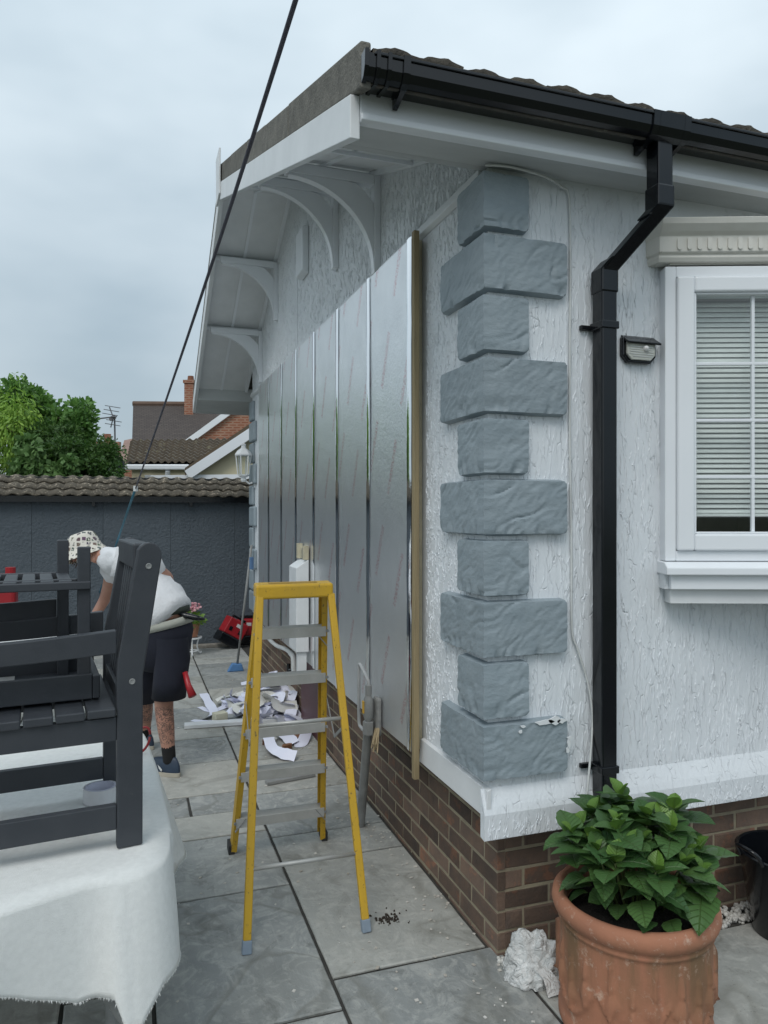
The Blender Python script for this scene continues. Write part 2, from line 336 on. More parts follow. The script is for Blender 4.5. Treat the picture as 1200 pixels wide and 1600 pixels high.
# ------------------------------------------------------------------ the bungalow
HX, HY, YE = -.08, -.08, 5.33          # outer faces of the coated walls, far corner
XB, YN, YR, YF = -.632, -.25, 3.35, 5.93
def zn(y): return 2.955 + (y - YN) * .346        # top of near bargeboard
def zf(y): return 4.20 - (y - YR) * .5117
house = empty('bungalow', (0, 0, 0), label='white textured single-storey bungalow with grey corner stones and black gutter', cat='bungalow')
# gable wall
g = [(HY, .60), (YE, .60), (YE, zf(YE) - .03), (YR, 4.17), (HY, zn(HY) - .03)]
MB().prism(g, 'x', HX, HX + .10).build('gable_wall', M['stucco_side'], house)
fw = MB()
fw.box((HX + .10, HY, .50), (.70, HY + .10, 2.93)); fw.box((2.2, HY, .50), (3.4, HY + .10, 2.93))
fw.box((.70, HY, .50), (2.2, HY + .10, 1.45)); fw.box((.70, HY, 2.62), (2.2, HY + .10, 2.93))
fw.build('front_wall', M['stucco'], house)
M['room'] = MAT('room_wall', (.55, .54, .50), None, 3, .8)
MB().box((.2, 2.2, .4), (3.4, 2.3, 2.93)).box((.1, .04, .4), (.2, 2.2, 2.93)).box((3.3, .04, .4), (3.4, 2.2, 2.93)).box((.2, .04, .38), (3.4, 2.2, .40)).box((.2, .04, 2.70), (3.3, 2.2, 2.72)).build('room_lining', M['room'], house)
# flared coated skirting on the front, plain white board on the gable side
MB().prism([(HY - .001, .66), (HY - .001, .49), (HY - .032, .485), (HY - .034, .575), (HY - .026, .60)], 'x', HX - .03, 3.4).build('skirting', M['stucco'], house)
MB().prism([(HX, .665), (HX - .016, .66), (HX - .022, .563), (HX, .56)], 'y', HY - .028, .53).build('skirting_board', M['white'], house, bevel=.002)
# cover moulding under the gable
MB().prism([(HX - .002, 2.90), (HX - .018, 2.895), (HX - .022, 2.86), (HX - .002, 2.845)], 'y', HY + .04, YE).build('moulding', M['white'], house, bevel=.003)
# a cover strip up the gable above the moulding (joint of two sheets)
MB().box((HX - .006, 3.10, 2.90), (HX, 3.125, 3.85)).build('cover_strip', M['stucco_side'], house)
# trowel drags in the coat: thin raised white ridges, far too many to count
def drips(mb, n, put_, z0f, z1f, u0, u1, lmin, lmax, wmin, wmax, hmax, seed):
    r = random.Random(seed)
    for _ in range(n):
        u = r.uniform(u0, u1); zl, zh = z0f(u), z1f(u)
        z = r.uniform(zl + .01, zh - .005); L_ = r.uniform(lmin, lmax) * r.choice((.5, 1, 1)); k = 8; hook = r.choice((0, 0, 0, 0, 1, -1)) * r.uniform(.004, .012)
        w_ = r.uniform(wmin, wmax); h = r.uniform(.4, 1) * hmax; ph = r.uniform(0, 9); am = r.uniform(.0008, .0042); side = r.choice((-1, 1)); vs = []; fs = []
        for i in range(k):
            t = i / (k - 1); zz = max(zl, z - L_ * t); x = u + hook * (1 - t * 2.2) ** 2 * (1 if t < .45 else 0) + am * math.sin(ph + t * 5) + am * .5 * math.sin(ph * 2 + t * 13)
            e = max(.03, math.sin(math.pi * min(1, .08 + t * .92)) ** .6) * (1 - .35 * abs(math.sin(ph + t * 9)))
            vs += [put_(x - w_ * e, zz, -.0004), put_(x + side * w_ * .55 * e, zz - .0, h * e), put_(x + w_ * e, zz, -.0004)]
        for i in range(k - 1): fs += [(3 * i, 3 * i + 1, 3 * i + 4, 3 * i + 3), (3 * i + 1, 3 * i + 2, 3 * i + 5, 3 * i + 4)]
        mb.add(vs, fs)
    return mb
fput = lambda x, z, h: V(x, HY - h, z)
gput = lambda y, z, h: V(HX - h, y, z)
dm_ = drips(MB(), 1250, fput, lambda u: .62, lambda u: 2.875, -.06, .70, .04, .15, .0016, .0038, .0056, 1)
drips(dm_, 780, fput, lambda u: .62, lambda u: 1.40, .66, 1.5, .04, .15, .0016, .0038, .0054, 2)
drips(dm_, 260, lambda x, z, h: V(x, HY - .033 - h, z), lambda u: .488, lambda u: .58, -.10, 1.5, .03, .07, .0014, .003, .004, 3)
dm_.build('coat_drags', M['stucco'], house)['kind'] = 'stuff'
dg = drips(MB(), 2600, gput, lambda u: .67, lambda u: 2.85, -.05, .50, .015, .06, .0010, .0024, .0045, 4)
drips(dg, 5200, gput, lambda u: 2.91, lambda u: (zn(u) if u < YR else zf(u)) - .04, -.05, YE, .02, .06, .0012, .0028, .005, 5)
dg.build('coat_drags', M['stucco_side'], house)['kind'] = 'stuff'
# plinth and bricks
pl = MB().box((-.0005, -.0005, -.05), (.10, 5.3, .625)).box((.10, -.0005, -.05), (3.3, .10, .55)).build('brick_plinth', M['mortar'], house)
def brickmesh(l, d, h, seed):
    r = random.Random(seed); c = .004; q = lambda s=.0022: r.uniform(-s, s)
    mb = MB()
    o = [V(q(), -0.0, q()), V(l + q(), 0, q()), V(l + q(), 0, h + q()), V(q(), 0, h + q())]
    back = [p + V(0, d, 0) for p in o]
    ft = [V(c, -c, c), V(l - c, -c, c), V(l - c, -c, h - c), V(c, -c, h - c)]
    ft = [p + V(q(), q(.0015), q()) for p in ft]
    mb.add(back + o + ft, [(0, 1, 5, 4), (1, 2, 6, 5), (2, 3, 7, 6), (3, 0, 4, 7), (4, 5, 9, 8), (5, 6, 10, 9), (6, 7, 11, 10), (7, 4, 8, 11), (8, 9, 10, 11)])
    return mb.mesh('brick', M['brick'])
BS = [brickmesh(.215, .03, .065, k) for k in range(7)]; BH = [brickmesh(.1025, .03, .065, 20 + k) for k in range(4)]
for c in range(9):
    z0 = c * .075 - .06
    # gable side: local x of the brick runs along +y reversed so that its face looks to -x
    y = .0 if c % 2 == 0 else .0
    k = 0; p = -.004
    while p < 5.25:
        hd = (c % 2 == 1 and k == 0); L_ = .1025 if hd else .215
        me = R_.choice(BH if hd else BS)
        if z0 + .065 < .63: link('brick', me, pl, (R_.uniform(-.001, .0015), p + L_, z0), (0, 0, -math.pi / 2))
        p += L_ + .0095; k += 1
    k = 0; p = .0315
    if c < 8:
        while p < 2.4:
            hd = (c % 2 == 0 and k == 0); L_ = .1025 - .0315 if hd else (.215 - .0315 if k == 0 else .215)
            me = R_.choice(BH if hd else BS); o = link('brick', me, pl, (p, R_.uniform(-.0015, .001), z0))
            if k == 0: o.scale = (L_ / (.1025 if hd else .215), 1, 1)
            p += L_ + .0095; k += 1
# maroon hatch in the plinth
hat = MB().box((-.022, 2.55, .0), (-.004, 3.25, .60)).build('access_hatch', MAT('maroon_board', (.085, .026, .03), (.07, .022, .028), 5, .45, .05, 20), house, bevel=.003)
tag(hat, 'dull maroon board panel set against the brick plinth')

# corner stones
def stone(ly, lx, z0, z1, cx, cy, sgn, seed, name='quoin_stone'):
    """L-shaped riven stone round a corner: ly along +/-y on the gable side, lx along +x on the front"""
    r = random.Random(seed); T = .036; n_u = max(6, int((ly + lx) / .0065)); n_v = max(6, int((z1 - z0) / .0065))
    tot = ly + lx; vs = []; fs = []
    def surf(u, v, d):
        # u from the end of the gable-side leg, round the arris, to the end of the front leg
        if u < ly: base = V(cx - d, cy + sgn * (ly - u) , 0); 
        else: base = V(cx + (u - ly), cy - sgn * d, 0)
        if abs(u - ly) < 1e-6: base = V(cx - d, cy - sgn * d, 0)
        base.z = z0 + v; return base
    us = sorted(set([tot * i / n_u for i in range(n_u + 1)] + [ly])); us = [u for u in us if u == ly or abs(u - ly) > .004]
    hh = z1 - z0
    for j in range(n_v + 1):
        v = hh * j / n_v
        for u in us:
            e = min(u, tot - u) ; ev = min(v, hh - v)
            rc = .024
            edge = 1.0
            dd = min(e, ev)
            if e < rc and ev < rc: dd = max(0, rc - math.hypot(rc - e, rc - ev))
            prof = math.sqrt(max(0, 1 - (1 - min(1, dd / .008)) ** 2))
            s1, s2 = u * .8 + v * .6, v * .8 - u * .6
            nn = mnoise.noise(V(u * 11 + seed * 3.1, v * 14, seed)) * .003 - .0060 * max(0, 1 - 14 * abs(mnoise.noise(V(s1 * 5 + seed, s2 * 9, 4.)))) * max(0, 2 * mnoise.noise(V(u * 8, v * 8, seed + 3.)) + .3) + (1 - 2 * abs(mnoise.noise(V(s1 * 16, s2 * 40, seed * 2.)))) * .0026 + mnoise.noise(V(u * 90, v * 110, seed * 2.)) * .0009
            crag = max(0, mnoise.noise(V(u * 30, v * 14, seed + 9.))) * .024 * max(0, 1 - v / (.30 * hh))
            d = .004 + (T - .008) * prof + (nn - crag) * prof
            uu, vv = u, v
            if e < rc and ev < rc and dd == 0:      # pull corner points in to round the outline
                du, dv = rc - e, rc - ev; q = rc / math.hypot(du, dv)
                eu, evn = rc - du * q, rc - dv * q
                uu = eu if u < tot / 2 else tot - eu; vv = evn if v < hh / 2 else hh - evn
                d = .004
            wob = mnoise.noise(V(u * 6, v * 6, seed + 5.)) * .003
            if ev == 0: vv += wob
            vs.append(surf(uu, vv, d))
    m_ = len(us)
    for j in range(n_v):
        for i in range(m_ - 1): fs.append((j * m_ + i, j * m_ + i + 1, (j + 1) * m_ + i + 1, (j + 1) * m_ + i))
    # closed back rim
    rim = [i for i in range(m_)] + [(j) * m_ + m_ - 1 for j in range(1, n_v + 1)] + [n_v * m_ + i for i in range(m_ - 2, -1, -1)] + [j * m_ for j in range(n_v - 1, 0, -1)]
    k0 = len(vs); 
    for i in rim:
        p = vs[i]; back = V(max(p.x, cx + .002) if p.x > cx - .001 else cx + .002, p.y, p.z)
        if (p.y - cy) * sgn < 0: back = V(max(p.x, cx), cy + sgn * .002, p.z)
        vs.append(back)
    q = len(rim)
    for i in range(q): fs.append((rim[i], rim[(i + 1) % q], k0 + (i + 1) % q, k0 + i))
    o = MB().add(vs, fs).build(name, M['quoin'], house, auto=38)
    return o
for i in range(10):
    zt = 2.862 - .2186 * i; wide = i % 2 == 1
    o = stone(.36 if wide else .195, .315 if wide else .155, zt - .204, zt, HX, HY, 1, 40 + i)
    if i == 9: tag(o, 'lowest grey corner stone with white paint peeling from its top edge')
# raised paint flakes on the lowest stone
mb = MB(); rr = random.Random(9)
for (fx, fz, sx_, sz_) in ((.13, .886, .05, .012), (.17, .889, .03, .018), (.20, .885, .022, .012), (.04, .88, .012, .006), (.232, .80, .008, .02), (.226, .775, .008, .014), (.236, .82, .014, .008), (.03, .862, .008, .008)):
    pts = [(fx + math.cos(a) * sx_ * rr.uniform(.6, 1.1), fz + math.sin(a) * sz_ * rr.uniform(.5, 1.1)) for a in [k * .7 for k in range(9)]]
    mb.prism(pts, 'y', HY - .041, HY - .036)
mb.build('paint_flake', M['white'], house)['kind'] = 'stuff'
for i in range(10):
    zt = 2.80 - .2186 * i; wide = i % 2 == 1
    lx, ly = (.25, .30) if wide else (.15, .17)
    # far corner: stones wrap towards the hidden back wall
    MB().box((HX - .034, YE - ly, zt - .204), (HX + .006, YE + .034, zt)).box((HX + .006, YE, zt - .204), (HX + lx, YE + .034, zt)).build('quoin_stone', M['quoin'], house, bevel=.018, seg=3)

# roof
roof_th = .13
ra = MB()
ra.prism([(-.33, zn(-.33) + .02), (YR, 4.22), (YR, 4.29), (-.33, zn(-.33) + .09)], 'x', XB + .02, 3.4)
ra.prism([(YR + .0005, 4.22), (YF + .08, zf(YF + .08) + .02), (YF + .08, zf(YF + .08) + .09), (YR + .0005, 4.29)], 'x', XB + .02, 3.4)
roof = ra.build('roof', M['roof'], house)
# rolled concrete tiles
def tilemesh():
    W_, H_ = .30, .36; n = 22; vs = []; fs = []; th = .022
    for j in range(3):
        for i in range(n + 1):
            u = i / n; z = .013 * (0.5 - 0.5 * math.cos(u * 4 * math.pi)) + .006 * mnoise.noise(V(u * 9, j * 3., 1.)) + .003 * mnoise.noise(V(u * 31, j * 3., 5.))
            vs.append(V(u * W_, H_ * j / 2, z + .03 * (1 - j / 2) * .8))
    k = n + 1
    for j in range(2):
        for i in range(n): fs.append((j * k + i, j * k + i + 1, (j + 1) * k + i + 1, (j + 1) * k + i))
    b = len(vs)
    for i in range(n + 1): p = vs[i]; vs.append(V(p.x, p.y + .004, p.z - th))
    for i in range(n): fs.append((i + 1, i, b + i, b + i + 1))
    return MB().add(vs, fs)
tm = tilemesh().mesh('roof_tile', M['roof'], smooth=True)
pn = math.atan(.346)
for r_ in range(3):
    for c in range(13):
        yy = -.345 + r_ * .29
        o = link('roof_tile', tm, roof, (XB + .03 + c * .30, yy, zn(yy) + .096 + r_ * .003 + R_.uniform(-.006, .006)), (pn + R_.uniform(-.02, .02), R_.uniform(-.012, .012), 0))
# the rest of both slopes in rows
vs = []; fs = []
def slope_rows(y0, y1, fz, rows, sgn):
    mbx = MB()
    for r_ in range(rows):
        a, b = y0 + (y1 - y0) * r_ / rows, y0 + (y1 - y0) * (r_ + 1) / rows + .03 * sgn
        n = 120; vs = []; f2 = []
        for j, yy in enumerate((a, a, b)):
            for i in range(n + 1):
                x = XB + .03 + 3.9 * i / n; zz = .020 * (.5 - .5 * math.cos(x * 4 * math.pi / .3))
                vs.append(V(x, yy, fz(yy) + .09 + zz + (.0, .028, .004)[j]))
        for j in range(2):
            for i in range(n): f2.append((j * (n + 1) + i, j * (n + 1) + i + 1, (j + 1) * (n + 1) + i + 1, (j + 1) * (n + 1) + i))
        mbx.add(vs, f2)
    return mbx
o = slope_rows(.55, YR, zn, 9, 1); o2 = slope_rows(YF + .1, YR, zf, 9, -1); o.add(o2.v, o2.f)
t_ = o.build('tile_rows', M['roof'], roof, smooth=True); t_['kind'] = 'stuff'
# verge pieces along the gable
def along(y0, y1, fz, z0, z1, x0, x1): return [(y0, fz(y0) + z0), (y1, fz(y1) + z0), (y1, fz(y1) + z1), (y0, fz(y0) + z1)]
for (a, b) in ((-.335, .745), (.75, 1.35), (1.355, 2.0), (2.005, 2.7), (2.705, YR)):
    MB().prism(along(a, b, zn, .004, .145 + R_.uniform(-.004, .004), 0, 0), 'x', XB - .004 + R_.uniform(-.003, .003), XB + .03).build('verge_piece', M['verge'], roof, bevel=.006)
for k in range(4):
    a = YR + .005 + k * .66; b = min(a + .655, YF + .09)
    MB().prism(along(a, b, zf, .004, .145, 0, 0), 'x', XB - .004, XB + .03).build('verge_piece', M['verge'], roof, bevel=.006)
# bargeboards, finial, fascia, soffits
MB().prism(along(YN, YR, zn, -.137, 0, 0, 0), 'x', XB - .012, XB + .020).build('bargeboard', M['white'], house, bevel=.003)
MB().prism(along(YR + .001, YF, zf, -.137, 0, 0, 0), 'x', XB - .012, XB + .020).build('bargeboard', M['white'], house, bevel=.003)
MB().prism([(YR - .09, 4.08), (YR + .10, 4.05), (YR + .12, 4.42), (YR - .11, 4.42)], 'x', XB - .026, XB - .0125).build('apex_board', M['white'], house, bevel=.003)
fasc = MB().prism([(YN, 2.872), (YN + .024, 2.872), (YN + .024, 3.05), (YN, 3.05), (YN, 2.90), (YN - .014, 2.897), (YN - .016, 2.876)], 'x', XB + .021, 3.4).build('fascia', M['upvc'], house, bevel=.003)
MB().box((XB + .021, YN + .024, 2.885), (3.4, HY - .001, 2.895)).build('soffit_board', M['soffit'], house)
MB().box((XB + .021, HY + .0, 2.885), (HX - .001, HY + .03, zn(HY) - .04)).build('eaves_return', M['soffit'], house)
MB().prism(along(HY + .035, YR, zn, -.03, -.012, 0, 0), 'x', XB + .021, HX - .001).build('soffit_panel', M['white'], house)
MB().prism(along(YR + .001, YF - .25, zf, -.03, -.012, 0, 0), 'x', XB + .021, HX - .001).build('soffit_panel', M['white'], house)
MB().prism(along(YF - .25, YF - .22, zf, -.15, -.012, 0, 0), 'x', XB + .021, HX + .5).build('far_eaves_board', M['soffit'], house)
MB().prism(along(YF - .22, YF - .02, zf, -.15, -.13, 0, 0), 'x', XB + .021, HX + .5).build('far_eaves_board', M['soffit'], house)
for (a, b, fz) in ((HY + .04, YR, zn), (YR + .001, YF - .26, zf)):
    xm = XB + .27
    MB().prism(along(a, b, fz, -.042, -.0301, 0, 0), 'x', xm - .012, xm + .012).build('batten', M['upvc'], house)
    MB().prism(along(a, b, fz, -.055, -.0301, 0, 0), 'x', HX - .03, HX - .001).build('batten', M['upvc'], house)
for yb in (.55, 1.16, 1.97, 2.75):
    MB().prism(along(yb + .03, yb + .06, zn, -.06, -.0425, 0, 0), 'x', XB + .021, HX - .031).build('batten', M['upvc'], house)
for yb in (3.93, 4.73):
    MB().prism(along(yb + .03, yb + .06, zf, -.06, -.0425, 0, 0), 'x', XB + .021, HX - .031).build('batten', M['upvc'], house)
# brackets
for yb, fz in ((1.14, zn), (1.954, zn), (3.927, zf), (4.728, zf)):
    zt = min(fz(yb), fz(yb + .04)) - .065; x0, x1 = HX, XB + .06; t2 = .028
    br = empty('gable_bracket', (HX, yb, zt)); br.parent = house; tag(br, None)
    MB().box((x0 - .036, yb - t2, zt - .50), (x0 - .001, yb + t2, zt)).build('post', M['upvc'], br, bevel=.003)
    MB().box((x1, yb - t2, zt - .05), (x0 - .0365, yb + t2, zt)).build('arm', M['upvc'], br, bevel=.003)
    # curved brace: two arcs from the foot of the post to the tip of the arm
    W_, H_ = (x0 - .037) - (x1 + .015), .44; outer = []; inner = []
    for k in range(15):
        a = k / 14 * math.pi / 2
        # concave quarter ellipse centred at the outer bottom
        cx, cz = x1 + .015, zt - .051 - H_ + .02
        outer.append((cx + W_ * math.cos(a), cz + (H_ - .03) * math.sin(a)))
    for k in range(15):
        a = (14 - k) / 14 * math.pi / 2
        px, pz = outer[14 - k]
        nx_, nz_ = math.cos(a), math.sin(a)
        w_ = .095 + .025 * math.sin(2 * a)
        inner.append((min(px + nx_ * w_ * 1.0, x0 - .0372), min(pz + nz_ * w_, zt - .0512)))
    poly = outer + inner
    mbx = MB(); n = len(outer)
    vs = []
    for (px, pz) in outer + inner[::-1]:
        vs += [V(px, yb - t2 * .8, pz), V(px, yb + t2 * .8, pz)]
    fs = []
    for i in range(n - 1):
        o0, o1, i0, i1 = 2 * i, 2 * i + 2, 2 * (n + i), 2 * (n + i) + 2
        fs += [(o0, o1, i1, i0), (o0 + 1, i0 + 1, i1 + 1, o1 + 1), (o0, o0 + 1, o1 + 1, o1), (i0, i1, i1 + 1, i0 + 1)]
    mbx.add(vs, fs).build('brace', M['upvc'], br)
# white box (light / vent) on the gable
vb = MB().prism([(HX - .055, 3.385), (HX - .0005, 3.365), (HX - .0005, 3.72), (HX - .055, 3.70)], 'y', 2.72, 2.93)
tag(vb.build('wall_box', M['upvc'], house, bevel=.012, seg=3), 'slim white box fixed high on the gable')

# gutter with brackets, outlet and downpipe
GP = [(-.258, 3.022), (-.258, 2.962), (-.335, 2.952), (-.352, 2.960), (-.364, 2.982), (-.368, 3.022), (-.363, 3.022), (-.360, 2.984), (-.349, 2.964), (-.333, 2.957), (-.263, 2.967), (-.263, 3.022)]
gut = MB().prism(GP, 'x', XB + .012, 3.4).build('gutter', M['black'], house)
MB().box((XB + .03, -.374, 3.016), (3.4, -.3685, 3.026)).build('gutter_lip', M['black'], gut, bevel=.002)
GO = [(-.2565, 3.030), (-.2565, 2.957), (-.337, 2.945), (-.357, 2.954), (-.371, 2.980), (-.376, 3.030), (-.366, 3.030), (-.362, 2.986), (-.349, 2.966), (-.262, 2.969), (-.262, 3.030)]
MB().prism([p for p in GO[:6]], 'x', XB - .002, XB + .012).build('stop_end', M['black'], gut, bevel=.002)
for x in (-.596, -.560): MB().prism(GO, 'x', x, x + .012).build('rib', M['black'], gut)
TAIL = [(-.2568, 2.965), (-.2568, 2.925), (-.268, 2.927), (-.335, 2.945), (-.335, 2.955)]
MB().prism(GO, 'x', -.51, -.488).prism(TAIL, 'x', -.507, -.491).build('gutter_bracket', M['black'], gut)
for x in (.405, .535): MB().prism(GO, 'x', x, x + .026).prism(TAIL, 'x', x + .004, x + .022).build('gutter_bracket', M['black'], gut)
MB().prism(GO, 'x', .432, .534).build('outlet_union', M['black'], gut)
dp = empty('downpipe', (.42, -.13, .5)); dp.parent = house
S = .065
A = V(.482, -.305, 2.955); B = V(.482, -.305, 2.72); C_ = V(.374, -.135, 2.545); D_ = V(.374, -.135, .53)
# square pipes: built as swept squares with mitred bends
def sq(mb, pts, s):
    vs = []; fs = []
    for p in pts: vs += [p + V(-s / 2, -s / 2, 0), p + V(s / 2, -s / 2, 0), p + V(s / 2, s / 2, 0), p + V(-s / 2, s / 2, 0)]
    for i in range(len(pts) - 1):
        for k in range(4): fs.append((i * 4 + k, i * 4 + (k + 1) % 4, i * 4 + 4 + (k + 1) % 4, i * 4 + 4 + k))
    fs += [(3, 2, 1, 0), tuple(len(vs) - 4 + k for k in range(4))]
    return mb.add(vs, fs)
sq(MB(), [A, V(.482, -.305, 2.735)], S).build('outlet_pipe', M['black'], dp, bevel=.006)
sq(MB(), [V(.482, -.305, 2.80), V(.482, -.305, 2.725), V(.482, -.305, 2.725) + (C_ - B) * .16], S + .008).build('bend', M['black'], dp, bevel=.006)
sq(MB(), [V(.482, -.305, 2.72), C_ + V(0, 0, -.01)], S).build('offset_pipe', M['black'], dp, bevel=.006)
sq(MB(), [C_ + (B - C_) * .2, C_ + V(0, 0, .0), C_ + V(0, 0, -.085)], S + .008).build('bend', M['black'], dp, bevel=.006)
sq(MB(), [C_ + V(0, 0, -.02), D_], S).build('pipe', M['black'], dp, bevel=.006)
for z in (2.34, .70):
    MB().box((.374 - .038, -.135 - .038, z - .014), (.374 + .038, -.095, z + .014)).box((.374 - .075, -.098, z - .009), (.374 + .03, -.0805, z + .009)).build('pipe_clip', M['black'], dp, bevel=.003)
MB().box((.374 - .036, -.135 - .036, .53), (.374 + .036, -.135 + .036, .59)).build('socket', M['black'], dp, bevel=.004)

# ------------------------------------------------------------------ bay window
TH = rad(-20.5)
win = empty('bay_window', (.666, -.085, 0), TH); win.parent = house
def wb(u0, u1, z0, z1, v0, v1, mb=None): return (mb or MB()).box((u0, -v1, z0), (u1, -v0, z1))
U1 = 1.30
fr = MB(); wb(0, .042, 1.462, 2.592, -.02, .055, fr); wb(.042, U1, 2.55, 2.592, -.02, .055, fr); wb(.042, U1, 1.462, 1.502, -.02, .055, fr); wb(U1 - .042, U1, 1.502, 2.55, -.02, .0545, fr)
fr.build('frame', M['upvc'], win, bevel=.004, local=True)
sa = MB(); wb(.0425, .108, 1.5025, 2.5495, -.01, .072, sa); wb(.108, U1 - .05, 2.49, 2.5495, -.01, .072, sa); wb(.108, U1 - .05, 1.5025, 1.566, -.01, .072, sa)
sa.build('sash', M['upvc'], win, bevel=.008, seg=3, local=True)
bd = MB(); wb(.1085, .117, 1.5665, 2.4895, .0, .060, bd); wb(.117, U1 - .05, 2.482, 2.4895, .0, .060, bd); wb(.117, U1 - .05, 1.5665, 1.574, .0, .060, bd); bd.build('glazing_bead', M['upvc'], win, bevel=.002, local=True)
gm, gt, gp = newmat('window_glass')
gp.inputs['Base Color'].default_value = (.9, .95, .95, 1); gp.inputs['Roughness'].default_value = .02; gp.inputs['Transmission Weight'].default_value = 1; gp.inputs['IOR'].default_value = 1.5
# thin glass: transparent with a clear reflection by angle
gt.nodes.remove(gp); o_ = gt.nodes['Material Output']
tr = N(gt, 'ShaderNodeBsdfTransparent'); tr.inputs[0].default_value = (.96, .98, .975, 1); gl = N(gt, 'ShaderNodeBsdfGlossy'); gl.inputs['Roughness'].default_value = .015
lw = N(gt, 'ShaderNodeLayerWeight'); lw.inputs[0].default_value = .5; pw = N(gt, 'ShaderNodeMath', operation='POWER'); pw.inputs[1].default_value = 5
gt.links.new(lw.outputs['Facing'], pw.inputs[0]); fz_ = N(gt, 'ShaderNodeMath', operation='MULTIPLY_ADD'); fz_.inputs[1].default_value = .92; fz_.inputs[2].default_value = .06; gt.links.new(pw.outputs[0], fz_.inputs[0])
ms = N(gt, 'ShaderNodeMixShader')
gt.links.new(fz_.outputs[0], ms.inputs[0]); gt.links.new(tr.outputs[0], ms.inputs[1]); gt.links.new(gl.outputs[0], ms.inputs[2]); gt.links.new(ms.outputs[0], o_.inputs[0])
zs_ = [1.574, 1.785, 2.003, 2.221, 2.482]; us_ = [.117, .341, .565, .79, 1.02, U1 - .05]
for i in range(len(us_) - 1):
    for j in range(4): wb(us_[i] + .0015, us_[i + 1] - .0015, zs_[j] + .0015, zs_[j + 1] - .0015, .030, .034).build('pane', gm, win, local=True)
for u in us_[1:-1]: wb(u - .006, u + .006, 1.574, 2.482, .024, .040).build('glazing_bar', M['upvc'], win, bevel=.002, local=True)
for zb in zs_[1:-1]: wb(.117, U1 - .05, zb - .006, zb + .006, .0245, .0405).build('glazing_bar', M['upvc'], win, bevel=.002, local=True)
sl = MB(); sl.prism([(-.11, 1.412), (-.11, 1.44), (-.08, 1.459), (.03, 1.4615), (.03, 1.412)], 'x', -.012, U1 + .01); sl.build('sill', M['upvc'], win, bevel=.004, local=True)
MB().prism([(-.085, 1.356), (-.085, 1.4115), (.03, 1.4115), (.03, 1.356)], 'x', .012, U1).build('sill_apron', M['upvc'], win, bevel=.003, local=True)
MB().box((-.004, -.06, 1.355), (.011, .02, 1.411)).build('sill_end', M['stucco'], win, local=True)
MB().box((.02, -.0549, 1.30), (U1, .45, 1.355)).build('bay_base', M['white'], win, local=True)
MB().box((U1 + .0005, -.05, 1.30), (U1 + .05, .52, 2.76)).build('bay_side', M['white'], win, local=True)
MB().box((.02, -.05, 2.60), (U1, .45, 2.75)).build('bay_head', M['cream'], win, local=True)
cp = [(.0, 2.605), (-.062, 2.605), (-.070, 2.622), (-.066, 2.632), (-.078, 2.640), (-.078, 2.70), (-.092, 2.712), (-.112, 2.735), (-.118, 2.757), (.0, 2.757)]
cor = empty('cornice', (0, 0, 0)); cor.parent = win
MB().prism(cp, 'x', -.03, U1 + .02).build('cornice_body', M['cream'], cor, bevel=.003, local=True)
# splayed return at the left end
vs = [V(-.03, y, z) for (y, z) in cp] + [V(-.03 - max(0, -y - .02) * .62, y * .25 + .012, z) for (y, z) in cp]
n = len(cp); MB().add(vs, [tuple(range(n - 1, -1, -1)), tuple(range(n, 2 * n))] + [(i, (i + 1) % n, n + (i + 1) % n, n + i) for i in range(n)]).build('cornice_return', M['cream'], cor, local=True)
fm = MB().prism([(.0085 * math.cos(a), .0145 + .0085 * math.sin(a)) for a in [k * math.pi / 6 for k in range(7)]] + [(.0085 * math.cos(a), -.0145 + .0085 * math.sin(a)) for a in [math.pi + k * math.pi / 6 for k in range(7)]], 'y', -.0055, .002).mesh('flute', M['cream'])
for k in range(33):
    link('flute', fm, cor, (.045 + k * .038, -.0785, 2.670))
# venetian blind behind the glass
bl = empty('venetian_blind', (.666, -.085, 1.64), TH, 'white venetian blind lowered behind the bay window glass', 'blind')
slm = MB()
vs = []; 
for i, (y, z) in enumerate(((-.0098, -.0025), (-.003, .0009), (.003, .0018), (.0098, .0008))): vs += [V(0, y, z), V(1.09, y, z)]
slm.add(vs, [(0, 1, 3, 2), (2, 3, 5, 4), (4, 5, 7, 6)])
M['slat'] = MAT('blind_slat', (.87, .88, .85), None, 4, .4)
slme = slm.mesh('slat', M['slat'])
for k in range(42):
    link('slat', slme, bl, (.13, .045, .015 + k * .0199), (rad(44 + 16 * k / 41), 0, 0))
MB().box((.13, .035, -.008), (1.22, .055, .004)).build('bottom_rail', M['slat'], bl, bevel=.002, local=True)
for u in (.152, .62, 1.1): MB().tube([V(u, .030, -.02), V(u, .030, .85)], .0011, 6).build('ladder_cord', M['slat'], bl, local=True)

# ------------------------------------------------------------------ small things on the front wall
li = empty('security_light', (.556, -.08, 2.27), 0, 'small black solar security light on the white wall beside the window', 'security light')
op = [(-.076, .048), (.076, .048), (.076, -.022), (.052, -.048), (-.052, -.048), (-.076, -.022)]
MB().prism(op, 'y', -.022, -.0005).build('housing', M['black'], li, bevel=.004, local=True)
ip = [(x * .84, z * .78 - .001) for x, z in op]
MB().prism(ip, 'y', -.034, -.0222).build('lens', MAT('ribbed_lens', (.60, .61, .55), (.45, .46, .42), 60, .15, .8, 160, stretch=(.2, 1, 2)), li, bevel=.003, local=True)
for k in range(6): MB().box((-.052 + (.012 if k == 0 else 0), -.036, -.026 + k * .009), (.052, -.0338, -.0235 + k * .009)).build('lens_rib', M['cable'], li, local=True)
MB().prism([(-.0, .049), (-.046, .020), (-.048, .027), (-.0, .060)], 'x', -.070, .082).build('solar_hood', M['black'], li, bevel=.002, local=True)
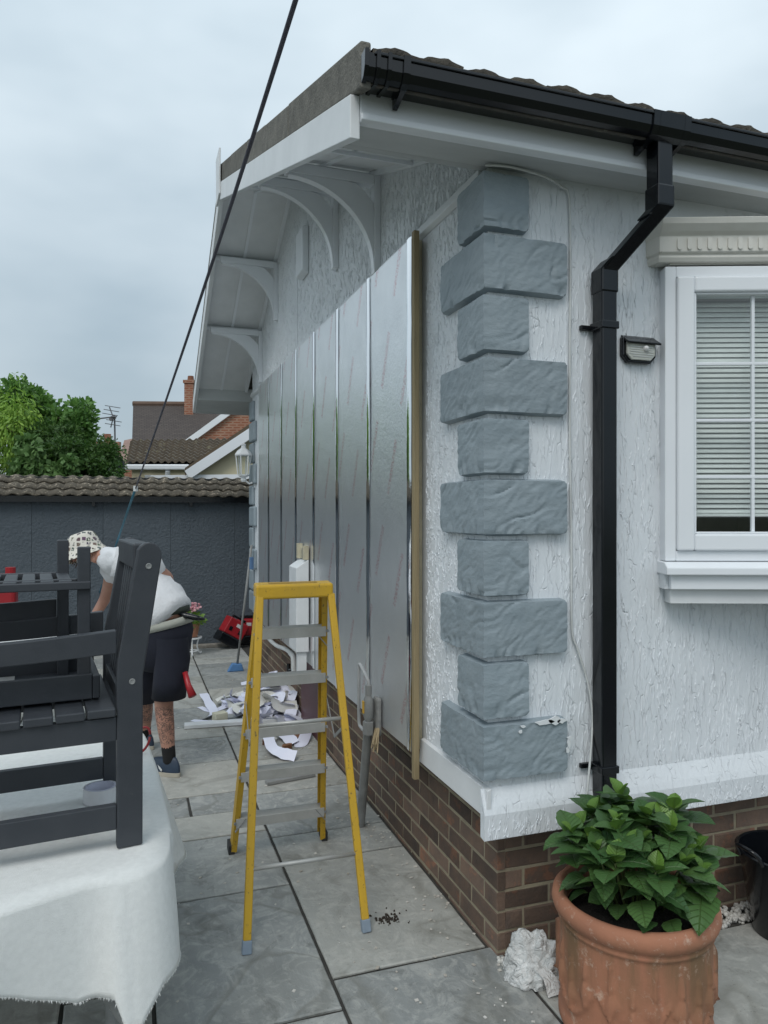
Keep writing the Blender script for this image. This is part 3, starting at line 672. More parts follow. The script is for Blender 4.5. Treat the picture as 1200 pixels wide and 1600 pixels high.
MB().lathe([(0, .014), (.008, .012), (.012, .006), (.012, 0)], 16).build('sensor', MAT('sensor_dome', (.75, .75, .74), None, 4, .2), li, smooth=True, local=True).matrix_local = Matrix.Translation((.018, -.034, .006)) @ Matrix.Rotation(rad(90), 4, 'X')
ca = [V(-.11, HY - .04, 2.872), V(-.02, HY - .047, 2.877), V(.12, HY - .040, 2.868), V(.215, HY - .016, 2.852), V(.25, HY - .010, 2.82), V(.257, HY - .008, 2.6), V(.255, HY - .008, 2.0), V(.262, HY - .008, 1.5), V(.264, HY - .008, 1.22), V(.285, HY - .012, 1.14), V(.325, HY - .016, 1.02), V(.345, HY - .02, .9), V(.335, HY - .03, .80), V(.315, HY - .045, .70), V(.30, HY - .05, .60)]
def smooth_path(p, n=6):
    out = []
    for i in range(len(p) - 1):
        a, b, c, d = p[max(i - 1, 0)], p[i], p[i + 1], p[min(i + 2, len(p) - 1)]
        for k in range(n):
            t = k / n; out.append(.5 * ((2 * b) + (c - a) * t + (2 * a - 5 * b + 4 * c - d) * t * t + (3 * b - a - 3 * c + d) * t ** 3))
    out.append(p[-1]); return out
tag(MB().tube(smooth_path(ca), .0042, 8).build('wall_cable', M['cable'], smooth=True), 'thin white cable clipped down the wall beside the corner stones', 'cable')

# ------------------------------------------------------------------ insulation boards on the gable
PY = [.54, 1.13, 1.73, 2.32, 2.88, 3.44, 4.02, 4.58]; PX = -.14
ords = ['nearest the wooden batten, widest in view', 'second from the wooden batten', 'third from the wooden batten', 'fourth, in the middle of the row', 'fifth, behind the top end of the white duct', 'sixth, next to the last one', 'last of the row, by the far corner']
for k in range(7):
    a, b = PY[k] + .004, PY[k + 1] - .004
    o = empty('insulation_board', (PX, a, .6), label='silver foil insulation board on the gable, ' + ords[k], cat='insulation', group='foil insulation boards')
    zt = 2.842
    # face gently bowed
    n1, n2 = 5, 14; vs = []; fs = []
    for j in range(n2 + 1):
        for i in range(n1 + 1):
            y = a + (b - a) * i / n1; z = .612 + (zt - .612) * j / n2
            vs.append(V(PX + .004 * mnoise.noise(V(y * 1.7, z * 1.1, k)) , y, z))
    for j in range(n2):
        for i in range(n1): fs.append((j * (n1 + 1) + i, j * (n1 + 1) + i + 1, (j + 1) * (n1 + 1) + i + 1, (j + 1) * (n1 + 1) + i))
    MB().add(vs, fs).build('foil_face', M['foil'], o, smooth=True)
    MB().box((PX + .006, a, .612), (HX - .003, b, zt)).build('foam_core', M['foam'], o)
    # folded foil edge and tape over the joint
    rr = random.Random(k); ev = []; ef = []
    for j in range(25):
        z = .612 + (zt - .612) * j / 24; ev += [V(PX - .0052, a - .030 + rr.uniform(-.002, .002), z), V(PX - .0085, a - .002, z), V(PX - .0052, a + .026 + rr.uniform(-.003, .003), z)]
    for j in range(24): ef += [(3 * j, 3 * j + 1, 3 * j + 4, 3 * j + 3), (3 * j + 1, 3 * j + 2, 3 * j + 5, 3 * j + 4)]
    MB().add(ev, ef).build('foil_tape', M['tape'], o, smooth=True)
    MB().box((PX + .001, a - .004, .612), (PX + .03, a - .0005, zt)).build('joint_foil_strip', M['tape'], o)  # narrow strip inside the joint, same foil as the tape
bt = MB().box((PX - .012, .44, .565), (HX - .024, .536, 2.85))
tag(MB().box((PX - .003, .486, .50), (PX + .022, .516, 2.86)).build('timber_batten', M['timber'], bevel=.003), 'long upright yellow-brown timber batten beside the nearest foil board', 'batten')

# ------------------------------------------------------------------ services on the gable side
M['galv'] = MAT('grey_pipe', (.27, .275, .27), (.20, .205, .20), 12, .5, .3, 60, dirt=(.13, .12, .1), dscale=30, dth=.66)
gs = empty('gas_riser', (-.14, 1.25, 0), label='grey gas riser pipe with yellow-handled valve rising beside the ladder', cat='gas pipe')
p0, p1 = V(-.15, 1.25, -.005), V(-.20, .955, .60)
MB().tube([p0, p1], [.024, .022], 16).build('sleeve_pipe', M['galv'], gs, auto=40)
q = V(-.20, .95, .60)
MB().tube([q + V(0, 0, -.03), q + V(0, 0, .035)], .030, 6).build('union_nut', M['galv'], gs, bevel=.003)
MB().tube([q + V(0, 0, .035), q + V(0, 0, .06), q + V(0, 0, .10), q + V(0, 0, .14), q + V(0, 0, .16)], [.016, .026, .026, .024, .014], 14).build('valve_body', M['galv'], gs, auto=40)
MB().box((q.x - .030, q.y - .012, q.z + .075), (q.x - .024, q.y + .012, q.z + .135)).build('valve_lever', MAT('yellow_lever', (.65, .38, .04), None, 20, .5), gs, bevel=.003)
MB().tube(smooth_path([q + V(0, 0, .16), q + V(0, 0, .22), q + V(-.005, .02, .245), q + V(-.01, .09, .285), q + V(-.012, .11, .288), q + V(-.012, .118, .265), q + V(-.012, .118, .02), q + V(-.008, .09, -.022), q + V(0, .02, -.025)], 5), .0085, 10).build('bypass_pipe', MAT('pale_grey_pipe', (.40, .41, .41), None, 10, .45), gs, smooth=True)
MB().tube([q + V(0, 0, .16), q + V(0, 0, .21)], .017, 8).build('reducer', M['galv'], gs, bevel=.002)
MB().box((q.x + .03, q.y - .045, q.z - .035), (q.x + .055, q.y + .03, q.z + .15)).build('back_plate', MAT('foam_filler', (.20, .20, .20), (.30, .30, .28), 30, .9, .9, 60), gs, bevel=.012)
# split wood fibres below the plate
rr = random.Random(4); mb = MB()
for k in range(16):
    y = q.y - .06 + rr.random() * .06; mb.beam((q.x + .035, y, q.z + .01), (q.x + .02 + rr.uniform(-.02, .01), y - rr.uniform(0, .05), q.z - .05 - rr.random() * .05), .006, .004)
mb.build('torn_fibres', MAT('raw_wood', (.42, .33, .2), None, 10, .8), gs)
# white boxed duct
du = empty('boxed_duct', (-.2, 2.6, .75), label='white boxed duct with slanted top rising between the foil boards behind the ladder', cat='duct')
MB().prism([(-.148, 1.33), (-.235, 1.27), (-.235, .70), (-.148, .70)], 'y', 2.44, 2.68).build('duct_body', M['white'], du, bevel=.004)
MB().box((-.22, 2.46, .56), (-.16, 2.50, .70)).box((-.2, 2.56, .52), (-.18, 2.6, .70)).build('duct_leg', M['white'], du)
MB().box((-.185, 2.44, 1.325), (-.149, 2.475, 1.42)).box((-.185, 2.63, 1.325), (-.149, 2.665, 1.43)).build('cut_edge', M['foam'], du)
MB().box((-.17, 2.475, 1.325), (-.149, 2.63, 1.40)).build('filler', M['tape'], du)
# waste pipe with elbow
wp = empty('waste_pipe', (-.05, 3.3, .5), label='white bent waste pipe sagging along the brick plinth', cat='pipe')
MB().tube(smooth_path([V(-.06, 4.9, .52), V(-.07, 4.5, .47), V(-.08, 4.0, .475), V(-.085, 3.55, .52), V(-.085, 3.32, .525)], 6), .018, 10).build('pipe', M['cable'], wp, smooth=True)
MB().tube(smooth_path([V(-.085, 3.34, .525), V(-.085, 3.25, .52), V(-.085, 3.22, .49), V(-.085, 3.21, .40)], 4), .024, 10).build('elbow', M['cable'], wp, smooth=True)
MB().tube([V(-.05, 3.2, .42), V(-.12, 3.24, .40)], .02, 8).tube([V(-.10, 3.35, .44), V(-.10, 3.35, .30)], .016, 8).tube([V(-.10, 3.36, .31), V(-.13, 3.42, .28)], .014, 8).build('tap', M['black'], wp)
# wall lantern at the far end
ln = empty('wall_lantern', (-.2, 5.15, 2.05), label='white carriage lantern on the far end of the gable wall', cat='lantern')
c = V(-.20, 5.15, 2.03)
for a, b, nm in ((0, .045, 'base'),):
    MB().lathe([(.02, -.07), (.03, -.05), (.022, -.03), (.055, -.01), (.058, 0)], 6, c).build('base', M['white'], ln)
MB().lathe([(.056, .0), (.075, .20)], 6, c).build('glass', gm, ln)
for k in range(6):
    a = k * math.pi / 3; MB().tube([c + V(.057 * math.cos(a), .057 * math.sin(a), 0), c + V(.077 * math.cos(a), .077 * math.sin(a), .20)], .006, 6).build('bar', M['white'], ln)
MB().lathe([(.085, .195), (.088, .21), (.06, .25), (.025, .275), (.022, .30), (.03, .31), (.0, .33)], 6, c).build('cap', M['white'], ln)
MB().tube([c + V(.01, 0, -.05), c + V(.06, 0, -.09), c + V(.118, 0, -.07)], .010, 8).box((HX - .012, 5.11, 1.90), (HX - .0005, 5.19, 2.02)).build('wall_arm', M['white'], ln)
# ------------------------------------------------------------------ yellow step ladder
M['yellow'] = MAT('yellow_fibreglass', (.60, .36, .018), (.50, .31, .03), 7, .42, .15, 60, dirt=(.10, .08, .035), dscale=70, dth=.59, stretch=(1, 1, .5), rough2=.6)
M['alu'] = MAT('worn_aluminium', (.50, .50, .48), (.42, .42, .40), 12, .42, .2, 80, metal=.45, dirt=(.62, .61, .58), dscale=40, dth=.66, rough2=.62)
M['rubber'] = MAT('blue_grey_rubber', (.25, .31, .38), None, 10, .6)
M['rubberblack'] = MAT('dark_rubber', (.03, .03, .03), None, 10, .7)
lad = empty('step_ladder', (-.625, .7, 0), label='yellow fibreglass step ladder with aluminium treads standing on the grey slabs', cat='step ladder')
cap = MB()
cap.prism([(-.80, .60), (-.47, .60), (-.452, .74), (-.79, .74)], 'z', 1.285, 1.345)
cap.build('top_cap', M['yellow'], lad, bevel=.010, seg=3)
MB().prism([(-.74, .645), (-.53, .645), (-.52, .70), (-.735, .70)], 'z', 1.3455, 1.347).build('tool_tray', MAT('worn_tray', (.36, .22, .03), None, 12, .6), lad)
def channel(p, q, w_, t, face, side):
    """C-shaped rail: web plus two flanges"""
    p, q = Vector(p), Vector(q); d = (q - p).normalized(); f = Vector(face); f = (f - d * f.dot(d)).normalized(); s = d.cross(f) * side
    mb = MB(); th = .005
    mb.beam(p, q, w_, th, f)
    mb.beam(p + f * (w_ / 2 - th / 2) + s * (t / 2 + th / 2), q + f * (w_ / 2 - th / 2) + s * (t / 2 + th / 2), th, t, f)
    mb.beam(p - f * (w_ / 2 - th / 2) + s * (t / 2 + th / 2), q - f * (w_ / 2 - th / 2) + s * (t / 2 + th / 2), th, t, f)
    return mb
# tread side (far) and support side (near)
TS = [(V(-.773, .735, 1.30), V(-.832, 1.16, .02)), (V(-.470, .735, 1.30), V(-.372, 1.16, .02))]
SS = [(V(-.783, .612, 1.30), V(-.880, .318, .045)), (V(-.478, .612, 1.30), V(-.418, .312, .045))]
for k, (a, b) in enumerate(TS):
    channel(a, b, .062, .022, (0, 1, 0), 1 if k == 0 else -1).build('tread_rail', M['yellow'], lad, bevel=.0015)
    MB().beam(b + V(0, 0, .03), b + V(0, .006, -.018), .07, .03, (0, 1, 0)).build('foot', M['rubberblack'], lad, bevel=.003)
for k, (a, b) in enumerate(SS):
    MB().beam(a, b, .022, .030, (0, 1, 0)).build('support_rail', M['yellow'], lad, bevel=.004)
    d = (b - a).normalized(); MB().beam(b - d * .002, b + d * .046, .028, .036, (0, 1, 0)).build('foot', M['rubber'], lad, bevel=.004)
for z in (1.137, .912, .66, .44, .195):
    t = (1.30 - z) / 1.28; l, r = TS[0][0].lerp(TS[0][1], t), TS[1][0].lerp(TS[1][1], t)
    st = MB().box((l.x + .004, l.y - .034, z - .045), (r.x - .004, l.y - .030, z)).box((l.x + .004, l.y - .030, z - .005), (r.x - .004, l.y + .040, z)).box((l.x + .004, l.y + .040, z - .03), (r.x - .004, l.y + .043, z))
    o = st.build('tread', M['alu'], lad, bevel=.0015)
    rb = MB()
    for k in range(5): rb.box((l.x + .006, l.y - .028 + k * .0135, z), (r.x - .006, l.y - .022 + k * .0135, z + .0025))
    rb.build('tread_ribs', M['alu'], o)['kind'] = 'stuff'
    for s_, x in ((-1, l.x - .001), (1, r.x + .001)):
        MB().tube([V(x - .010 * 1, l.y - .034, z - .022), V(x - .010 * 1, l.y - .040, z - .022)] if False else [V(x, l.y - .036, z - .02), V(x, l.y - .041, z - .02)], .007, 10).build('rivet', M['galv'], o)
for z in (.795, .283):
    t = (1.30 - z) / 1.255; l, r = SS[0][0].lerp(SS[0][1], t), SS[1][0].lerp(SS[1][1], t)
    MB().tube([l + V(.01, -.002, 0), r + V(-.01, -.002, 0)], .0085, 10).build('cross_bar', M['alu'], lad, smooth=True)
for k in (0, 1):
    z = .72; t = (1.30 - z) / 1.28; a = TS[k][0].lerp(TS[k][1], t); b = SS[k][0].lerp(SS[k][1], t); m_ = (a + b) / 2 + V(0, 0, -.07)
    MB().beam(a + V(0, -.03, .07), m_, .014, .003).build('spreader', M['galv'], lad); MB().beam(m_, b + V(0, .0, .04), .014, .003).build('spreader', M['galv'], lad)
for k, s_ in ((0, 1), (1, -1)):
    a = TS[k][0].lerp(TS[k][1], .13 + .02); MB().beam(a + V(0, -.03, -.06), a + V(s_ * .055, -.03, .006), .02, .003, (0, 1, 0)).build('knee_brace', M['galv'], lad)
    a = TS[k][0].lerp(TS[k][1], .865); MB().beam(a + V(0, -.03, -.06), a + V(s_ * .05, -.03, .0), .02, .003, (0, 1, 0)).build('knee_brace', M['galv'], lad)

# ------------------------------------------------------------------ table under a white cloth
TZ = .72
top = [(-2.6, 1.12), (-1.50, 1.10), (-1.36, 1.02), (-1.27, .90), (-1.24, .76), (-1.213, .344), (-1.191, -.085), (-1.187, -.276), (-1.205, -.38), (-1.245, -.432), (-1.298, -.454), (-1.418, -.481), (-1.579, -.55), (-1.80, -.62), (-2.1, -.70), (-2.6, -.76)]
tab = empty('trestle_table', (-1.9, .2, 0), label='folding table with grey tube legs hidden beneath the white cloth', cat='table')
MB().prism([((x + 1.9) * .975 - 1.9 - .012, (y - .2) * .97 + .2) for x, y in top], 'z', TZ - .04, TZ - .006).build('table_top', MAT('table_board', (.45, .44, .42), None, 5, .6), tab)
for (x, y, dx) in ((-1.345, -.18, .0), (-2.3, -.4, 0), (-1.40, .8, .0), (-2.3, .85, 0)):
    MB().tube([V(x, y, TZ - .04), V(x + dx, y, .012)], .016, 12).tube([V(x + dx, y, .013), V(x + dx, y, .0)], .02, 12).build('leg', M['galv'], tab, smooth=False)
MB().tube([V(-1.40, -.38, .46), V(-1.22, -.30, .10)], .016, 12).build('stay', M['galv'], tab)
# cloth: resampled outline, top grid by rings, skirt with soft folds
def resample(p, n):
    p = [V(x, y, 0) for x, y in p]; d = [0]
    for i in range(1, len(p)): d.append(d[-1] + (p[i] - p[i - 1]).length)
    sp = smooth_path(p, 12); sd_ = [0]
    for i in range(1, len(sp)): sd_.append(sd_[-1] + (sp[i] - sp[i - 1]).length)
    out = []; j = 0
    for k in range(n):
        t = sd_[-1] * k / (n - 1)
        while j < len(sd_) - 2 and sd_[j + 1] < t: j += 1
        f = (t - sd_[j]) / max(1e-6, sd_[j + 1] - sd_[j]); out.append(sp[j].lerp(sp[j + 1], f))
    return out, sd_[-1]
NO = 420; ol, tl = resample(top, NO); cx0 = V(-2.3, .2, 0)
def hem(p, i):
    # height of the hem along the outline
    x, y = p.x, p.y
    if y > .95: return .38
    if x > -1.26 and y > -.3:                       # right side
        t = y
        return .40 + .02 * math.sin((y - .30) * 3.2) - .02 * math.exp(-((y - .36) / .08) ** 2)
    # corner and front
    return float(np.interp(-x, [1.18, 1.20, 1.245, 1.283, 1.300, 1.316, 1.338, 1.37, 1.42, 1.50, 1.58, 1.8, 2.6], [.40, .43, .425, .36, .318, .37, .442, .440, .432, .478, .53, .58, .60])) + .003 * math.sin(x * 25)
vs = []; fs = []; rings = []
NR = 14; NSK = 18
for k in range(NR + 1):
    f = k / NR
    for p in ol:
        q = cx0.lerp(V(p.x, p.y, 0), f); zz = TZ + .003 * mnoise.noise(V(q.x * 5, q.y * 5, 1)) + .002 * mnoise.noise(V(q.x * 13, q.y * 13, 4))
        if f > .97: zz -= .004
        vs.append(V(q.x, q.y, zz))
for k in range(1, NSK + 1):
    f = k / NSK
    for i, p in enumerate(ol):
        a, b = ol[max(i - 1, 0)], ol[min(i + 1, NO - 1)]; d = (b - a).normalized(); nrm = V(-d.y, d.x, 0)
        if nrm.dot(V(p.x, p.y, 0) - cx0) < 0: nrm = -nrm
        s = tl * i / NO; h = hem(p, i); z = TZ - .004 - (TZ - .004 - h) * f
        fold = .5 + .5 * math.sin(s * 13.5 + 1.1 + .8 * math.sin(s * 3)); fold2 = .5 + .5 * math.sin(s * 31 + 2)
        cornerness = math.exp(-((p.x + 1.23) / .09) ** 2) * (1 if p.y < 0 else 0)
        tailness = math.exp(-((p.x + 1.315) / .045) ** 2) * (1 if p.y < 0 else 0)
        out = .010 * (1 - (1 - f) ** 3) + f ** .8 * (-.012 + .045 * fold + .010 * fold2)
        if p.y > -.2 and p.x > -1.3: out = .012 + f * (.01 + .085 * math.exp(-((p.y - .36) / .17) ** 2) + .012 * fold)
        out += f * (.0 * cornerness)
        out += f ** .8 * .035 * tailness
        vs.append(V(p.x, p.y, z) + nrm * out + V(0, 0, .004 * mnoise.noise(V(s * 20, 0, 0)) * f))
for k in range(NR + NSK):
    for i in range(NO - 1): fs.append((k * NO + i, k * NO + i + 1, (k + 1) * NO + i + 1, (k + 1) * NO + i))
M['cloth'] = MAT('white_towelling', (.80, .81, .79), (.74, .75, .73), 60, .95, .6, 520, dist=.004, dirt=(.64, .64, .61), dscale=6, dth=.62)
cl = MB().add(vs, fs).build('table_cloth', M['cloth'], smooth=True)
so_ = cl.modifiers.new('thick', 'SOLIDIFY'); so_.thickness = .004; so_.offset = -1
tag(cl, 'white towelling cloth draped over the table under the grey chair', 'tablecloth')
# fringe of short threads at the hem
rr = random.Random(5); mb = MB(); base = (NR + NSK) * NO
for i in range(20, NO - 2):
    for _ in range(7):
        f = rr.random(); p = Vector(vs[base + i]).lerp(Vector(vs[base + i + 1]), f); e = V(rr.uniform(-.004, .004), rr.uniform(-.004, .004), -rr.uniform(.002, .007)); sd2 = V(rr.uniform(-1, 1), rr.uniform(-1, 1), 0).normalized() * .0012
        mb.add([p - sd2 + V(0, 0, .002), p + sd2 + V(0, 0, .002), p + e], [(0, 1, 2)])
fg = mb.build('fringe', M['cloth'], cl); fg['kind'] = 'stuff'

# ------------------------------------------------------------------ grey garden chair standing on the table
CZ = TZ + .0035
ch = empty('garden_chair', (-1.294, -.303, CZ), rad(6.5), 'grey painted wooden garden armchair standing on the cloth-covered table', 'chair')
def post(y0, y1):
    # side outline of the back leg in x-z (local): straight leg, then raked back with a round head
    w_ = .034; pts = [(-w_, 0), (w_, 0), (w_ + .001, .47)]
    for (x, z) in ((w_ + .052, .80),): pts.append((x, z))
    for k in range(1, 8):
        a = k / 8 * math.pi; pts.append((.052 + w_ * math.cos(a), .808 + w_ * math.sin(a)))
    pts += [(-w_ + .052, .80), (-w_ + .002, .52), (-w_, .47)]
    return MB().prism(pts, 'y', y0, y1)
CW = .46
def screw(x, z, par): 
    MB().lathe([(.0085, 0), (.0085, .0012), (.0065, .0022), (.004, .001), (0, .0006)], 14).build('screw', M['galv'], par, local=True).matrix_local = Matrix.Translation((x, -.0002, z)) @ Matrix.Rotation(rad(90), 4, 'X')
p_ = post(0, .032).build('back_leg', M['greytimber'], ch, bevel=.004, local=True)
screw(.05, .775, p_); screw(.006, .457, p_)
post(CW - .032, CW).build('back_leg', M['greytimber'], ch, bevel=.004, local=True)
# top rail and upright splats of the back
def bk(z): return 0 if z < .47 else (z - .47) / .33 * .052
MB().box((.052 - .028 - .012, .0325, .765), (.052 + .012, CW - .0325, .838)).build('top_rail', M['greytimber'], ch, bevel=.006, local=True)
for k in range(7):
    y = .055 + k * .050
    MB().beam((bk(.765) - .012, y + .015, .766), (bk(.44) - .012, y + .015, .43), .030, .014, (0, 1, 0)).build('back_splat', M['greytimber'], ch, bevel=.003, local=True)
MB().box((-.028, .0325, .385), (.008, CW - .0325, .430)).build('back_rail', M['greytimber'], ch, bevel=.003, local=True)
def arc_rail(y0, y1, z0, h, dip, x0=-.0345, x1=-.52, xin=None):
    n = 14; up = []; lo = []
    for k in range(n + 1):
        t = k / n; x = x0 + (x1 - x0) * t; dz = -dip * math.sin(min(1, t * 1.25) * math.pi * .5)
        up.append((x, z0 + h + dz)); lo.append((x, z0 + dz * .8))
    vs = []
    for (a, b) in zip(up, lo): vs += [V(a[0], y0, a[1]), V(a[0], y1, a[1]), V(b[0], y0, b[1]), V(b[0], y1, b[1])]
    fs = [(0, 1, 3, 2), tuple(4 * n + i for i in (0, 2, 3, 1))]
    for k in range(n):
        i, j = 4 * k, 4 * k + 4; fs += [(i, i + 1, j + 1, j), (i + 2, j + 2, j + 3, i + 3), (i, j, j + 2, i + 2), (i + 1, i + 3, j + 3, j + 1)]
    return MB().add(vs, fs)
for y0 in (.002, CW - .030):
    MB().box((-.54, y0, .052), (-.0345, y0 + .026, .120)).build('stretcher', M['greytimber'], ch, bevel=.003, local=True)
    MB().box((-.54, y0, .297), (-.0345, y0 + .028, .362)).build('seat_rail', M['greytimber'], ch, bevel=.003, local=True)
    arc_rail(y0, y0 + .030, .537, .064, .018).build('arm_rail', M['greytimber'], ch, bevel=.003, local=True)
    MB().box((-.56, y0 - .002, 0), (-.50, y0 + .032, .60)).build('front_leg', M['greytimber'], ch, bevel=.004, local=True)
for k in range(6):
    x = -.038 - k * .078; dz = -.006 * k * (1 if k < 4 else .7)
    MB().box((x - .072, -.010, .366 + dz * .3), (x, CW + .008, .390 + dz * .3)).build('seat_slat', M['greytimber'], ch, bevel=.004, local=True)
# upturned slatted stool on the chair seat
stl = empty('slatted_stool', (-1.40, -.20, CZ + .392), rad(6.5), 'upturned grey slatted wooden stool resting on the seat of the garden chair', 'stool')
LG = [(.0, .0), (-.045, .30), (-.62, .0), (-.62, .30)]
def sbx(a, b, n): return MB().box(a, b).build(n, M['greytimber'], stl, bevel=.003, local=True)
for k, (x, y) in enumerate(LG): sbx((x - .034, y, .0), (x, y + .034, .435 if k % 2 == 0 else .445), 'leg')
sbx((-.62, -.012, .004), (.004, -.0005, .075), 'apron'); sbx((-.62, .345, .004), (.004, .370, .075), 'apron'); sbx((.0045, -.012, .004), (.024, .370, .070), 'apron'); sbx((-.66, -.012, .004), (-.6545, .370, .07), 'apron')
for k in range(5): sbx((-.65, .0 + k * .07, .0015), (-.0, .062 + k * .07, .016), 'top_slat')
MB().box((-.25, .02, .017), (-.20, .32, .021)).build('metal_bracket', M['alu'], stl, local=True)
sbx((-.60, .032, .315), (-.034, .0338 + .016, .343), 'shelf_rail'); sbx((-.60, .305, .315), (-.08, .325, .343), 'shelf_rail')
sbx((-.60, -.014, .315), (-.0, -.0005, .338), 'shelf_rail')
for k in range(12): sbx((-.60 + k * .047, -.0, .330), (-.565 + k * .047, .30, .341), 'shelf_slat')
arc_rail(.3345, .352, .195, .060, .012, -.08, -.62).build('curved_rail', M['greytimber'], stl, bevel=.003, local=True)

# roll of tape on the cloth
tp = empty('tape_roll', aZ(157, 1250, TZ + .004), label='roll of white tape lying on the cloth below the grey chair', cat='tape roll')
MB().lathe([(.048, 0), (.052, 0), (.052, .045), (.048, .045), (.0475, .044), (.0475, .001), (.048, 0)], 40).build('tape', MAT('white_tape', (.70, .70, .72), None, 10, .5), tp, local=True, auto=40)
MB().lathe([(.0425, 0), (.0472, 0), (.0472, .0455), (.0425, .0455), (.0425, 0)], 40).build('core', MAT('tape_core', (.62, .63, .74), None, 10, .7), tp, local=True, auto=40)
# red-handled thing at the table edge: coil of red cord
pc = aZ(222, 1168, TZ + .02)
tag(MB().tube([pc + V(.03 * math.cos(a), .012 * math.sin(a), .045 * math.sin(a + .4) + .03) for a in [k * .32 for k in range(20)]], .005, 8).build('red_cord_loop', MAT('red_plastic', (.30, .02, .022), None, 8, .4), smooth=True), 'small loop of red cord at the edge of the white cloth', 'cord')

# ------------------------------------------------------------------ line overhead
pts = []
for k in range(60):
    t = -.08 + k / 59 * 1.215; inv = 1 / .95 + (1 / 4.95 - 1 / .95) * t
    pts.append(aD(462 + (185 - 462) * t + 5 * math.sin(t * 3.1), 840 * t, 1 / inv))
cut = 46
M['rope'] = MAT('dark_rope', (.10, .10, .13), None, 40, .8, .6, 200); M['blue'] = MAT('blue_rope', (.03, .17, .25), None, 40, .7)
wln = empty('washing_line', pts[-1], label='dark line with blue end running overhead down to the shed', cat='washing line')
k_ = next(i for i, p in enumerate(pts) if (CAM - p).length > 3.75)
MB().tube(pts[:k_ + 1], .0036, 8).build('dark_cord', M['rope'], wln, smooth=True)
MB().tube(pts[k_:], .0062, 8).build('blue_cord', M['blue'], wln, smooth=True)
MB().tube([pts[k_] + V(0, 0, .012), pts[k_] - V(0, 0, .014)], .011, 8).build('knot', M['cable'], wln)

# ------------------------------------------------------------------ terracotta pot and hydrangea
PC = V(.258, -.4555, 0)
def tmat():
    m, t, p = newmat('terracotta'); v = coords(t, (1, 1, 1), rnd=False)
    col = mix(t, ramp(t, noise(t, v, 6, 5), [(.3, 0.), (.7, 1.)]), (.40, .175, .100), (.31, .135, .080))
    se = N(t, 'ShaderNodeSeparateXYZ'); t.links.new(v, se.inputs[0])
    # algae film hanging below the rim and salt bloom blotches: weathering with shapes of its own
    dr = N(t, 'ShaderNodeMapping'); dr.inputs['Scale'].default_value = (9, 9, 1.6); t.links.new(v, dr.inputs[0])
    zz = ramp(t, se.outputs['Z'], [(.05, 0.), (.20, .7), (.33, 1.), (.37, .4), (.40, 0.)])
    al = mix(t, 1., zz, ramp(t, noise(t, dr.outputs[0], 1.3, 5, .6), [(.38, 0.), (.62, .75)]), 'MULTIPLY')
    col = mix(t, al, col, (.115, .088, .04))
    col = mix(t, ramp(t, noise(t, v, 24, 7, .75), [(.56, 0.), (.68, .7)]), col, (.52, .38, .29))
    t.links.new(col, p.inputs['Base Color']); p.inputs['Roughness'].default_value = .82
    a = bump(t, noise(t, v, 60, 6, .65), .35, .004); t.links.new(a, p.inputs['Normal']); return m
M['terra'] = tmat()
pot = empty('terracotta_pot', PC, label='large terracotta planter with moulded swags, algae streaks below its rim', cat='planter')
def relief(a, z):
    # raised swag line and hanging drops
    d = 0
    u = (a / (2 * math.pi) * 7) % 1
    zs = .085 + .11 * (2 * u - 1) ** 2
    d += .010 * math.exp(-((z - zs) / .007) ** 2)
    for off in (.2, .5, .8):
        du_ = (u - off) * .225; zc = .19 - .035 * (1 if off == .5 else 0); zz = z - zc
        w_ = .020 * max(0, 1 - abs(zz + .02) / .05) if zz < .03 else .010 * max(0, 1 - (zz - .0) / .11)
        if w_ > .001: d += .014 * math.exp(-(du_ / w_) ** 2)
    return d if .03 < z < .31 else 0
prof = [(.215, 0), (.236, 0), (.240, .012), (.240, .035), (.236, .045)] + [(.235 + .004 * (z - .05), z) for z in [.05 + .0085 * k for k in range(32)]] + [(.237, .325), (.243, .330), (.243, .338), (.238, .342), (.244, .350), (.256, .362), (.262, .380), (.258, .402), (.246, .414), (.232, .414), (.222, .405), (.214, .38), (.208, .33)]
MB().lathe(prof, 220, (0, 0, 0), relief).build('pot_body', M['terra'], pot, smooth=True, local=True)
MB().lathe([(.212, .355), (.15, .372), (.08, .38), (0, .382)], 40, (0, 0, 0)).build('soil', MAT('potting_soil', (.018, .014, .011), None, 30, .95, .9, 80, dist=.02), pot, smooth=True, local=True)
